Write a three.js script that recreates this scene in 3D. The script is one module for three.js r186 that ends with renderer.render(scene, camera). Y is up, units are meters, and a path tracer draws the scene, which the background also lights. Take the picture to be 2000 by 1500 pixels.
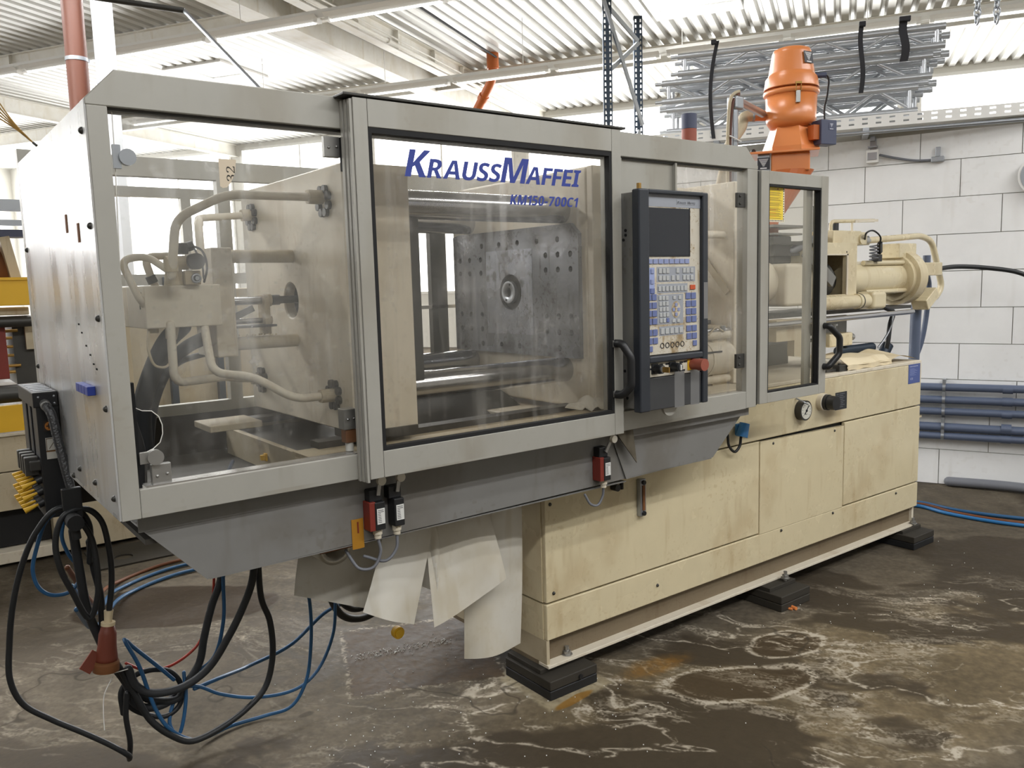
import * as THREE from 'three';
import { RoundedBoxGeometry } from 'three/addons/geometries/RoundedBoxGeometry.js';
import { mergeGeometries } from 'three/addons/utils/BufferGeometryUtils.js';
import { RectAreaLightUniformsLib } from 'three/addons/lights/RectAreaLightUniformsLib.js';
import { FontLoader } from 'three/addons/loaders/FontLoader.js';
import { TextGeometry } from 'three/addons/geometries/TextGeometry.js';

// ───────── camera, sky, lights, exposure ─────────
const RAD = Math.PI / 180, V = (x, y, z) => new THREE.Vector3(x, y, z);
const scene = new THREE.Scene();
const camera = new THREE.PerspectiveCamera(49.934, 2000 / 1500, 0.05, 120);
camera.rotation.order = 'YXZ';
camera.position.set(-0.3873, 1.5, 1.9858);
camera.rotation.set(-6.958 * RAD, -37.141 * RAD, -1.616 * RAD);
camera.focus = 3; scene.add(camera);
const renderer = new THREE.WebGLRenderer({ antialias: true });
renderer.toneMapping = THREE.LinearToneMapping;
renderer.toneMappingExposure = 1.0;
renderer.shadowMap.enabled = true;
RectAreaLightUniformsLib.init();
scene.background = new THREE.Color(1.0, 1.0, 1.0); scene.backgroundIntensity = 2.5;      // overcast day outside

const HALL = -59 * RAD, ROOM = -68 * RAD, ORIGIN = V(5.5, 0, -0.7);
function hall(o) { o.rotation.y = HALL; o.position.copy(ORIGIN); return o; }             // axes of the big hall
function room(o) { o.rotation.y = ROOM; o.position.copy(ORIGIN); return o; }             // axes of the block wall at the right
const hallPoint = (x, y, z) => V(x, y, z).applyAxisAngle(V(0, 1, 0), HALL).add(ORIGIN);
const TUBE = 42, DAY = 3.8, SKYLIGHT = 9;      // radiance of the fluorescent rows, the windows, the roof lights
const ROWS = [[-5.25, -12.5, 4.5], [-1.9, -12.5, 4.5], [1.45, 0.7, 5.2], [8.05, -3, 3.4], [4.75, -11, -3.6], [4.75, 0.4, 5.4]];
const SKYLIGHTS = []; for (const x of [-10.95, -2.72, 5.5]) for (const z of [-5.6, 3.1, 9.6]) if (!(x > 5 && z < 0)) SKYLIGHTS.push([x, z]);
function areaLight(w, h, L, p, target) {
  const l = new THREE.RectAreaLight(0xffffff, L, w, h); l.position.copy(p); l.lookAt(target); l.castShadow = true; scene.add(l); return l;
}
for (const [z, a, b] of ROWS) areaLight(b - a, 0.2, z < 1 ? TUBE * 1.4 : z > 8 ? TUBE * 1.2 : TUBE * 1.1, hallPoint((a + b) / 2, 4.44, z), hallPoint((a + b) / 2, 0, z));
for (const [x, z] of SKYLIGHTS) areaLight(1.0, 1.0, SKYLIGHT, hallPoint(x, 5.22, z), hallPoint(x, 0, z + 1e-4));
for (let k = 0; k < 8; k++) areaLight(3.6, 3.5, DAY, hallPoint(-21.6 + 4 * k, 3.1, -11.42), hallPoint(-21.6 + 4 * k, 3.1, 0));
for (let k = 0; k < 6; k++) areaLight(3.4, 3.1, DAY, hallPoint(-23.9, 3.35, -9.4 + 4 * k), hallPoint(0, 3.35, -9.4 + 4 * k));

// ───────── small tools ─────────
let seed = 7; const rnd = () => { seed = (seed * 1664525 + 1013904223) >>> 0; return seed / 4294967296; };
const used = {};
function uniq(n) { const k = used[n] = (used[n] ?? -1) + 1; return k ? `${n}_${String(k).padStart(3, '0')}` : n; }
function thing(name, label, category, group, pos) {
  const o = new THREE.Group(); o.name = uniq(name); scene.add(o); if (pos) o.position.set(...pos);
  o.userData = { label, category }; if (group) o.userData.group = group; return o;
}
function grp(name, parent, label) { const o = new THREE.Group(); o.name = name; parent.add(o); if (label) o.userData.label = label; return o; }
function metres(g, s = 1) {      // uv in metres, by the way each face looks
  const p = g.attributes.position, n = g.attributes.normal, uv = new Float32Array(p.count * 2);
  for (let i = 0; i < p.count; i++) {
    const ax = Math.abs(n.getX(i)), ay = Math.abs(n.getY(i)), az = Math.abs(n.getZ(i));
    const x = p.getX(i), y = p.getY(i), z = p.getZ(i);
    const [u, v] = ay > ax && ay > az ? [x, z] : ax > az ? [z, y] : [x, y];
    uv[2 * i] = u * s; uv[2 * i + 1] = v * s;
  }
  g.setAttribute('uv', new THREE.BufferAttribute(uv, 2)); return g;
}
function part(name, geo, mat, parent, label) {
  if (Array.isArray(geo)) geo = merge(geo);
  if (!geo.userData.ownUv) metres(geo);
  const m = new THREE.Mesh(geo, mat); m.name = name; m.castShadow = m.receiveShadow = true; parent.add(m);
  if (label) m.userData.label = label; return m;
}
function single(name, geo, mat, label, category, group) {
  const m = part(uniq(name), geo, mat, scene); m.userData = { label, category }; if (group) m.userData.group = group; return m;
}
function struct(name, geo, mat) { const m = part(name, geo, mat, scene); m.userData.kind = 'structure'; return m; }
function merge(list) { return mergeGeometries(list.map((g) => { const q = g.index ? g.toNonIndexed() : g; for (const k of Object.keys(q.attributes)) if (!['position', 'normal', 'uv'].includes(k)) q.deleteAttribute(k); return q; })); }
// box from two corners; r = rounded edge
function bx(x0, x1, y0, y1, z0, z1, r = 0) {
  const w = Math.abs(x1 - x0), h = Math.abs(y1 - y0), d = Math.abs(z1 - z0);
  const g = r ? new RoundedBoxGeometry(w, h, d, 2, Math.min(r, w / 2.01, h / 2.01, d / 2.01)) : new THREE.BoxGeometry(w, h, d);
  return g.translate((x0 + x1) / 2, (y0 + y1) / 2, (z0 + z1) / 2);
}
function bar(a, b, r, n = 14, r2 = r) {
  const A = V(...a), B = V(...b), d = B.clone().sub(A), g = new THREE.CylinderGeometry(r2, r, d.length(), n);
  g.applyQuaternion(new THREE.Quaternion().setFromUnitVectors(V(0, 1, 0), d.clone().normalize()));
  return g.translate((A.x + B.x) / 2, (A.y + B.y) / 2, (A.z + B.z) / 2);
}
function plankBar(a, b, w, t, up = V(0, 0, 1)) {        // flat bar w wide, t thick along `up`
  const A = V(...a), B = V(...b), d = B.clone().sub(A), y = d.clone().normalize(), x = y.clone().cross(up).normalize(), z = x.clone().cross(y);
  const g = new THREE.BoxGeometry(w, d.length(), t);
  g.applyMatrix4(new THREE.Matrix4().makeBasis(x, y, z)); return g.translate((A.x + B.x) / 2, (A.y + B.y) / 2, (A.z + B.z) / 2);
}
const curve = (pts) => new THREE.CatmullRomCurve3(pts.map((p) => V(...p)), false, 'centripetal');
function cap(g, pts, r) { return merge([g, new THREE.SphereGeometry(r, 8, 6).translate(...pts[0]), new THREE.SphereGeometry(r, 8, 6).translate(...pts[pts.length - 1])]); }
function tube(pts, r, per = 6, n = 8) { return cap(new THREE.TubeGeometry(curve(pts), per * pts.length, r, n), pts, r * 0.99); }
function pipe(pts, r, bend = 0.05, n = 12) {            // straight runs with rounded corners
  const P = pts.map((p) => V(...p)), out = [P[0]];
  for (let i = 1; i < P.length - 1; i++) {
    const a = P[i - 1].clone().sub(P[i]), b = P[i + 1].clone().sub(P[i]), k = Math.min(bend, a.length() * 0.45, b.length() * 0.45);
    const s = P[i].clone().addScaledVector(a.normalize(), k), e = P[i].clone().addScaledVector(b.normalize(), k);
    for (let t = 0; t <= 6; t++) { const u = t / 6; out.push(s.clone().multiplyScalar((1 - u) ** 2).addScaledVector(P[i], 2 * u * (1 - u)).addScaledVector(e, u * u)); }
  }
  out.push(P[P.length - 1]);
  const path = new THREE.CurvePath(); for (let i = 0; i < out.length - 1; i++) if (out[i].distanceTo(out[i + 1]) > 1e-5) path.add(new THREE.LineCurve3(out[i], out[i + 1]));
  const rings = out.length, pos = [], nor = [], idx = []; let up = V(0.3, 0.9, 0.27).normalize();
  for (let i = 0; i < rings; i++) {
    const t = out[Math.min(i + 1, rings - 1)].clone().sub(out[Math.max(i - 1, 0)]).normalize();
    const x = up.clone().cross(t).normalize(), y = t.clone().cross(x); up = y.clone();
    for (let j = 0; j <= n; j++) { const a = j / n * 2 * Math.PI, d = x.clone().multiplyScalar(Math.cos(a)).addScaledVector(y, Math.sin(a)); pos.push(out[i].x + d.x * r, out[i].y + d.y * r, out[i].z + d.z * r); nor.push(d.x, d.y, d.z); }
  }
  for (let i = 0; i < rings - 1; i++) for (let j = 0; j < n; j++) { const a = i * (n + 1) + j, b = a + n + 1; idx.push(a, a + 1, b, b, a + 1, b + 1); }
  const g = new THREE.BufferGeometry(); g.setAttribute('position', new THREE.Float32BufferAttribute(pos, 3)); g.setAttribute('normal', new THREE.Float32BufferAttribute(nor, 3)); g.setAttribute('uv', new THREE.Float32BufferAttribute(new Float32Array(pos.length / 3 * 2), 2)); g.setIndex(idx);
  return cap(g, [out[0].toArray(), out[rings - 1].toArray()], r * 0.99);
}
function poly(pts, depth, bevel = 0, holes = []) {      // outline in x,y extruded towards +z
  const s = new THREE.Shape(pts.map((p) => new THREE.Vector2(...p)));
  for (const h of holes) s.holes.push(new THREE.Path(h.map((p) => new THREE.Vector2(...p))));
  return new THREE.ExtrudeGeometry(s, { depth, bevelEnabled: bevel > 0, bevelSize: bevel, bevelThickness: bevel, bevelSegments: 1, curveSegments: 12 });
}
const rect = (x0, x1, y0, y1) => [[x0, y0], [x1, y0], [x1, y1], [x0, y1]];
function disc(axis, c, r, t, n = 28) { const g = new THREE.CylinderGeometry(r, r, t, n); if (axis === 'x') g.rotateZ(Math.PI / 2); if (axis === 'z') g.rotateX(Math.PI / 2); return g.translate(...c); }
function lathe(pts, n = 40) { return new THREE.LatheGeometry(pts.map((p) => new THREE.Vector2(...p)), n); }
function sheet(f, nu, nv, t = 0.0015) {                 // thin curved sheet with two faces: f(u, v) gives a point
  const g = new THREE.PlaneGeometry(1, 1, nu, nv), p = g.attributes.position;
  for (let i = 0; i < p.count; i++) p.setXYZ(i, ...f(p.getX(i) + 0.5, p.getY(i) + 0.5));
  g.computeVertexNormals(); const b = g.clone(), q = b.attributes.position, n = g.attributes.normal;
  for (let i = 0; i < q.count; i++) { q.setXYZ(i, q.getX(i) - n.getX(i) * t, q.getY(i) - n.getY(i) * t, q.getZ(i) - n.getZ(i) * t); b.attributes.normal.setXYZ(i, -n.getX(i), -n.getY(i), -n.getZ(i)); }
  const ix = b.index.array; for (let i = 0; i < ix.length; i += 3) { const k = ix[i]; ix[i] = ix[i + 1]; ix[i + 1] = k; }
  return merge([g, b]);
}

// ───────── textures ─────────
function hash(x, y, s) { let h = (x * 374761393 + y * 668265263 + s * 2147483647) | 0; h = Math.imul(h ^ (h >>> 13), 1274126177); return ((h ^ (h >>> 16)) >>> 0) / 4294967296; }
function vnoise(x, y, per, s) {
  const xi = Math.floor(x), yi = Math.floor(y), fx = x - xi, fy = y - yi, u = fx * fx * (3 - 2 * fx), v = fy * fy * (3 - 2 * fy);
  const w = (a) => ((a % per) + per) % per, A = hash(w(xi), w(yi), s), B = hash(w(xi + 1), w(yi), s), C = hash(w(xi), w(yi + 1), s), D = hash(w(xi + 1), w(yi + 1), s);
  return A + (B - A) * u + (C - A) * v + (A - B - C + D) * u * v;
}
function fbm(x, y, per, s, oct = 5) { let a = 0.5, t = 0, n = 0; for (let o = 0; o < oct; o++) { t += a * vnoise(x, y, per, s + o * 17); n += a; x *= 2; y *= 2; per *= 2; a *= 0.55; } return t / n; }
const clamp = (x) => Math.min(1, Math.max(0, x)), smooth = (a, b, x) => { const t = clamp((x - a) / (b - a)); return t * t * (3 - 2 * t); };
function dataTex(w, h, f, srgb = true, wrap = THREE.RepeatWrapping) {
  const d = new Uint8Array(w * h * 4);
  for (let y = 0; y < h; y++) for (let x = 0; x < w; x++) { const c = f(x / w, y / h), i = (y * w + x) * 4; d[i] = 255 * clamp(c[0]); d[i + 1] = 255 * clamp(c[1]); d[i + 2] = 255 * clamp(c[2]); d[i + 3] = 255; }
  const t = new THREE.DataTexture(d, w, h); t.magFilter = THREE.LinearFilter; t.minFilter = THREE.LinearMipmapLinearFilter; t.generateMipmaps = true; t.wrapS = t.wrapT = wrap; if (srgb) t.colorSpace = THREE.SRGBColorSpace; t.needsUpdate = true; return t;
}
function grimeTex(s, tint, amount, sx = 6, sy = 3, spots = 0.5) {   // multiplies the colour of the thing: smudges, runs and specks
  return dataTex(512, 512, (u, v) => {
    const a = smooth(0.5, 0.8, fbm(u * sx, v * sy, 0 + sx * 1, s)) * 0.9, b = smooth(0.62, 0.9, fbm(u * 24, v * 4, 24, s + 5, 3)) * 0.6, c = smooth(0.72, 0.86, vnoise(u * 90, v * 90, 90, s + 9)) * smooth(0.5, 0.7, fbm(u * 5, v * 5, 5, s + 11)) * spots;
    const k = amount * Math.min(1, a + b + c), f = 0.965 + 0.035 * fbm(u * 16, v * 16, 16, s + 3);
    return [0, 1, 2].map((i) => f * (1 - k * (1 - tint[i])));
  });
}
function roughTex(s, lo, hi, sx = 6, sy = 6) { return dataTex(256, 256, (u, v) => { const k = lo + (hi - lo) * smooth(0.3, 0.75, fbm(u * sx, v * sy, sx, s)); return [k, k, k]; }, false); }
function canvasTex(w, h, draw) { const c = document.createElement('canvas'); c.width = w; c.height = h; draw(c.getContext('2d'), w, h); const t = new THREE.CanvasTexture(c); t.colorSpace = THREE.SRGBColorSpace; t.anisotropy = 4; return t; }

const tAlu = grimeTex(11, [0.72, 0.66, 0.56], 0.22, 5, 2, 0.3), tCream = grimeTex(23, [0.62, 0.5, 0.36], 0.24, 4, 3, 0.5), tSteel = grimeTex(37, [0.45, 0.42, 0.38], 0.8, 7, 7, 0.6), tGrey = grimeTex(41, [0.66, 0.58, 0.47], 0.28, 5, 4, 0.6);
const tWall = grimeTex(53, [0.78, 0.75, 0.7], 0.2, 3, 3, 0.5), tDark = grimeTex(61, [1.5, 1.4, 1.25], 0.5, 6, 6, 0.5), tPaper = grimeTex(67, [0.8, 0.74, 0.62], 0.4, 3, 3, 0.2);
const rMid = roughTex(71, 0.35, 0.7), rSteel = roughTex(73, 0.25, 0.6, 9, 9);
const rGlass = dataTex(512, 512, (u, v) => { const a = smooth(0.35, 0.8, fbm(u * 4, v * 4, 4, 81)), b = smooth(0.5, 0.85, fbm(u * 40, v * 3, 40, 83, 3)), c = smooth(0.6, 0.9, fbm(u * 60, v * 60, 60, 85, 2)); const k = 0.08 + 0.20 * a + 0.16 * b + 0.08 * c; return [k, k, k]; }, false);
const rHazy = dataTex(512, 512, (u, v) => { const k = 0.15 + 0.16 * smooth(0.35, 0.8, fbm(u * 4, v * 4, 4, 181)) + 0.14 * smooth(0.5, 0.85, fbm(u * 30, v * 3, 30, 183, 3)) + 0.1 * smooth(0.6, 0.9, fbm(u * 60, v * 60, 60, 185, 2)); return [k, k, k]; }, false);
const rep = (t, x, y = x) => { const c = t.clone(); c.repeat.set(x, y); c.needsUpdate = true; return c; };
// the floor: 6.4 m of worn concrete, laid from (FX, FZ) in metres, mirrored beyond
const FLOOR = 2048, FX = -1.6, FZ = -4.2, FS = 6.4;
const blob = (x, z, cx, cz, rx, rz, turn = 0) => { const c = Math.cos(turn), s = Math.sin(turn), a = (x - cx) * c + (z - cz) * s, b = -(x - cx) * s + (z - cz) * c; return Math.sqrt((a / rx) ** 2 + (b / rz) ** 2); };
function floorAt(u, v) {
  const x = FX + u * FS, z = FZ + v * FS, N = 4096, f = (a, b, s, o) => fbm(a + 50, b + 50, N, s, o);
  const q1 = f(x * 1.3, z * 1.3, 101, 4) - 0.5, q2 = f(x * 1.3, z * 1.3, 102, 4) - 0.5, wx = x + 0.38 * q1, wz = z + 0.38 * q2;
  const s = 0.57 * wx + 0.82 * wz, t = -0.82 * wx + 0.57 * wz;                     // traffic runs along s
  const fine = f(x * 55, z * 55, 103, 3), mid = f(x * 7, z * 7, 104), big = f(wx * 1.5, wz * 1.5, 105), run = f(s * 3, t * 9, 106), speck = 0.55 * f(s * 26, t * 60, 107, 3) + 0.45 * f(x * 130, z * 130, 113, 2);
  const tone = 0.72 + 0.34 * big + 0.22 * (run - 0.5) + 0.2 * (mid - 0.5) + 0.3 * (fine - 0.5);
  let c = [0.385, 0.352, 0.30].map((k) => k * tone);
  const mixc = (g, k) => { c = c.map((a, i) => a + (g[i] - a) * clamp(k)); };
  const tan = smooth(1.15, 0.55, blob(wx, wz, 2.6, 0.5, 1.9, 0.62, 0.35)), left = smooth(1.2, 0.5, blob(wx, wz, 0.3, -1.6, 1.5, 0.9));
  mixc([0.50 * tone, 0.44 * tone, 0.335 * tone], 0.75 * tan); mixc([0.40 * tone, 0.37 * tone, 0.325 * tone], 0.5 * left);
  const oil = f(s * 1.6, t * 2.6, 108) + 0.08 * (mid - 0.5), dark = smooth(0.5, 0.58, oil);
  mixc([0.235, 0.205, 0.165], 0.75 * dark * (1 - 0.4 * left)); 
  const pud = Math.min(blob(x + 0.5 * q1, z + 0.4 * q2, 2.02, 0.1, 0.3, 0.13, 0.2), blob(x + 0.4 * q1, z + 0.5 * q2, 2.45, -0.02, 0.16, 0.09, 0.5)), pudIn = smooth(1.05, 0.93, pud);
  mixc([0.27, 0.225, 0.165], 0.85 * pudIn);
  const zone = clamp(1.1 * smooth(1.3, 0.6, blob(wx, wz, 2.2, 0.25, 1.7, 0.75, 0.3)) + 0.75 * smooth(1.3, 0.4, blob(wx, wz, 1.15, 0.3, 0.7, 0.5, 0.3)) + 0.22 * left + 0.1);
  const vein = Math.abs(f(s * 1.5, t * 3.4, 109) - 0.5), vein2 = Math.abs(f(s * 4 + 9, t * 8, 110) - 0.5), dust = f(s * 3.2, t * 8, 111);
  const lime = smooth(0.02, 0.002, vein) * smooth(0.3, 0.6, speck) * 0.9 + smooth(0.014, 0.001, vein2) * smooth(0.45, 0.6, dust) * 0.6 + smooth(0.56, 0.72, dust) * smooth(0.36, 0.62, speck) * 0.55 + smooth(0.05, 0.0, Math.abs(oil - 0.5)) * smooth(0.46, 0.62, speck) * 0.35 + smooth(0.16, 0.02, Math.abs(pud - 1.06)) * smooth(0.3, 0.55, speck) * 0.9;
  mixc([0.70, 0.665, 0.60], zone * lime);
  const fx = Math.max(Math.abs(x - 1.51) - 0.115, Math.abs(z + 0.325) - 0.135), rim = fx + 0.05 * (mid - 0.5) + 0.03 * (fine - 0.5);     // grout squeezed out round the near foot
  mixc([0.63, 0.585, 0.48], smooth(0.055, 0.03, rim) * (0.55 + 0.7 * (fine - 0.2))); mixc([0.53, 0.38, 0.16], 0.8 * smooth(1.1, 0.8, blob(x + 0.05 * q1, z + 0.02 * (mid - 0.5), 1.46, -0.15, 0.1, 0.022, -0.12)));
  mixc([0.52, 0.37, 0.17], 0.7 * smooth(1.2, 0.4, blob(wx, wz, 1.85, -0.17, 0.22, 0.07, -0.2)) * (0.3 + fine));          // rust
  const d = Math.max(Math.abs((x - 1.24) * 0.92 + (z + 0.85) * 0.39) / 0.29, Math.abs((x - 1.24) * -0.42 + (z + 0.85) * 0.91) / 0.3) + 0.12 * (mid - 0.5) + 0.1 * (fine - 0.5);
  const stain = smooth(1.03, 0.97, d), edge = smooth(0.05, 0.01, Math.abs(d - 1.03)) * smooth(0.42, 0.6, speck);
  mixc([0.235 * tone * 1.25, 0.19 * tone * 1.25, 0.14 * tone * 1.25], 0.85 * stain); mixc([0.62, 0.585, 0.52], 0.75 * edge);
  const wet = smooth(1.04, 0.98, blob(x + 0.3 * q1 + 0.1 * (mid - 0.5), z + 0.25 * q2 + 0.1 * (mid - 0.5), 0.62, -2.05, 0.44, 0.3, 0.75));
  mixc([0.20, 0.165, 0.13], 0.8 * wet);
  const crack = smooth(0.006, 0.001, Math.abs(f(x * 1.1 + 7, z * 1.1, 112) - 0.47)) * smooth(0.5, 0.6, big); mixc([0.2, 0.18, 0.15], 0.5 * crack);
  return [c, Math.max(wet * 0.8, 0.35 * stain, 0.5 * pudIn, 0.45 * dark), fine];
}
const floorColour = new Uint8Array(FLOOR * FLOOR * 4), floorRough = new Uint8Array(1024 * 1024 * 4);
for (let y = 0; y < FLOOR; y++) for (let x = 0; x < FLOOR; x++) {
  const [c, wet, fine] = floorAt(x / FLOOR, y / FLOOR), i = (y * FLOOR + x) * 4;
  for (let k = 0; k < 3; k++) floorColour[i + k] = 255 * clamp(c[k]); floorColour[i + 3] = 255;
  if (!(x & 1) && !(y & 1)) { const r = 255 * clamp(0.76 - 0.42 * wet + 0.25 * (fine - 0.5)), j = ((y >> 1) * 1024 + (x >> 1)) * 4; floorRough[j] = floorRough[j + 1] = floorRough[j + 2] = r; floorRough[j + 3] = 255; }
}
function rawTex(d, n, srgb) { const t = new THREE.DataTexture(d, n, n); t.magFilter = THREE.LinearFilter; t.minFilter = THREE.LinearMipmapLinearFilter; t.generateMipmaps = true; t.wrapS = t.wrapT = THREE.MirroredRepeatWrapping; if (srgb) t.colorSpace = THREE.SRGBColorSpace; t.repeat.set(1 / FS, 1 / FS); t.offset.set(-FX / FS, -FZ / FS); t.needsUpdate = true; return t; }

// ───────── materials ─────────
const std = (color, roughness, metalness = 0, o = {}) => new THREE.MeshStandardMaterial({ color, roughness, metalness, ...o });
const M = {
  floor: new THREE.MeshPhysicalMaterial({ color: 0xffffff, roughness: 1, specularIntensity: 0.25, map: rawTex(floorColour, FLOOR, true), roughnessMap: rawTex(floorRough, 1024, false), bumpMap: rep(roughTex(97, 0, 1, 24, 24), 1.3), bumpScale: 0.0009, }),
  alu: std('#aeaca4', 0.42, 0.2, { map: tAlu }), aluSide: std('#d0d1d1', 1, 0.5, { map: rep(tAlu, 1.7, 0.7), roughnessMap: rep(roughTex(75, 0.24, 0.36, 9, 2), 1.0) }),
  channel: std('#c9c8c6', 0.25, 0.85), skirt: std('#7f7e7b', 0.5, 0.1, { map: tGrey }), gusset: std('#6b6456', 0.6, 0.3, { map: tSteel }),
  cream: std('#d8cba9', 0.5, 0, { map: tCream, roughnessMap: rMid }), creamIn: std('#dbd2bf', 0.5, 0, { map: tCream }), creamDirty: std('#bdb095', 0.6, 0, { map: rep(tCream, 2.3) }),
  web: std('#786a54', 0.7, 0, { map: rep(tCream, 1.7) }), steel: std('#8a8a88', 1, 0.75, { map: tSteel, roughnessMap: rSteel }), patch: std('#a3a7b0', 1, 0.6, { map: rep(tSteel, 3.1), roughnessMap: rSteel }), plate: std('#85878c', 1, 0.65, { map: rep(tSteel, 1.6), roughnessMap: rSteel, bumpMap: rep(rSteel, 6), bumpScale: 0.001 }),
  chrome: std('#b4b4b6', 0.2, 1), darkSteel: std('#4a4946', 0.45, 0.6, { map: tDark }), black: std('#1b1c1e', 0.45, 0.0, { map: tDark }), blackSoft: std('#141415', 0.75), hole: std('#0b0b0c', 0.9),
  housing: std('#30343b', 0.38, 0.1), housingLow: std('#3a3b3d', 0.5), metalGrey: std('#84837f', 0.45, 0.4, { map: tGrey }),
  face: std('#cfc8b8', 0.45, 0, { map: rep(grimeTex(91, [0.62, 0.5, 0.32], 0.8, 5, 5, 0.6), 3) }), greyField: std('#9a9ea6', 0.5), blueField: std('#9aa6cf', 0.5), screen: std('#23272f', 0.16), keyBlue: std('#6874a2', 0.5), keyLight: std('#8d97bd', 0.5), keyGrey: std('#b4b6b6', 0.5), keyOrange: std('#c5552f', 0.5), ink: std('#24252a', 0.6),
  stripWhite: std('#d8d2c3', 0.5, 0, { map: tPaper }), red: std('#782a1f', 0.5), redPush: std('#97503f', 0.5), plugRed: std('#743726', 0.55), yellow: std('#e0b02a', 0.5), yellowDirty: std('#a8761b', 0.6), tape: new THREE.MeshPhysicalMaterial({ color: '#c9c9c9', roughness: 0.35, transmission: 0.75, thickness: 0 }),
  glass: new THREE.MeshPhysicalMaterial({ color: '#f4f3f1', roughness: 1, roughnessMap: rGlass, transmission: 1, thickness: 0, ior: 1.5 }),
  glassHazy: new THREE.MeshPhysicalMaterial({ color: '#f6f6f5', roughness: 1, roughnessMap: rHazy, transmission: 1, thickness: 0, ior: 1.5 }),
  glassClear: new THREE.MeshPhysicalMaterial({ color: '#f3f2ee', roughness: 0.12, transmission: 1, thickness: 0, ior: 1.5 }),
  edge: std('#dcdad2', 0.3), logo: std('#2c3f96', 0.5), sheet: new THREE.MeshPhysicalMaterial({ color: '#cfcbc0', roughness: 0.45, map: tPaper }),
  orange: new THREE.MeshPhysicalMaterial({ color: '#e48a4c', roughness: 0.35, clearcoat: 0.5, clearcoatRoughness: 0.25 }), orangeDark: std('#b95f22', 0.5), drain: std('#5a3120', 0.5), drainBright: std('#c2672f', 0.5),
  boxBlue: std('#4a4f66', 0.5), rubber: std('#18191b', 0.6, 0, { map: tDark }), cable: std('#1d1f21', 0.5), cableThick: std('#26282b', 0.62), blue: std('#27567f', 0.4), blueBright: std('#2a6ea6', 0.4), redHose: std('#a8301f', 0.4), orangeHose: std('#6b3c1c', 0.5), greyHose: std('#6e7076', 0.55), braid: std('#5c5d5f', 0.45, 0.4, { bumpMap: rep(roughTex(95, 0, 1, 60, 60), 4), bumpScale: 0.002 }), blueGrey: std('#586277', 0.4), hoseBlueGrey: std('#5d6a86', 0.5),
  white: std('#e9e8e4', 0.6), whiteBeam: std('#eceae3', 0.55, 0, { map: rep(tPaper, 0.4) }), deck: std('#c3c2bd', 0.4, 0.35), wall: std('#f0f0ef', 0.75, 0, { map: rep(tWall, 0.5) }), joint: std('#a9a79f', 0.9), plaster: std('#d9d7d0', 0.8), frontWall: std('#8d8b85', 0.85), galv: std('#a7abb0', 0.35, 0.75), truss: std('#c4c7cb', 0.32, 0.6), post: std('#26323f', 0.5, 0.1), strap: std('#2c2c30', 0.8), column: std('#c9ccd1', 0.5, 0.3),
  pane: new THREE.MeshStandardMaterial({ color: '#ffffff', roughness: 0.4, emissive: '#ffffff', emissiveIntensity: DAY }), roofPane: new THREE.MeshStandardMaterial({ color: '#ffffff', roughness: 0.4, emissive: '#ffffff', emissiveIntensity: 3 }), lampTube: new THREE.MeshStandardMaterial({ color: '#ffffff', emissive: '#ffffff', emissiveIntensity: 3 }),
  brass: std('#a48143', 0.4, 0.6), chromeDull: std('#aaa9a6', 0.35, 0.8), bag: std('#e6d7b6', 0.8, 0, { map: tPaper }), rawPad: std('#332f28', 0.7, 0.1, { map: tDark }), rust: std('#7a4d2a', 0.8),
};
const ptex = (tex, o = {}) => { const m = std('#ffffff', 0.5, 0, { map: tex, ...o }); return m; };
function printed(w, h, tex, parent, name, place, o) {       // a thin printed plate facing +z
  const g = new THREE.BoxGeometry(w, h, 0.0012); const uv = g.attributes.uv; g.userData.ownUv = true;
  const m = new THREE.Mesh(g, ptex(tex, o)); m.name = name; m.castShadow = m.receiveShadow = true; place(m); parent.add(m); return m;
}
const font = await new FontLoader().loadAsync('fonts/droid/droid_sans_bold.typeface.json');
function letters(s, size, depth) { const g = new TextGeometry(s, { font, size, depth, curveSegments: 4 }); g.computeBoundingBox(); return g; }

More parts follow.
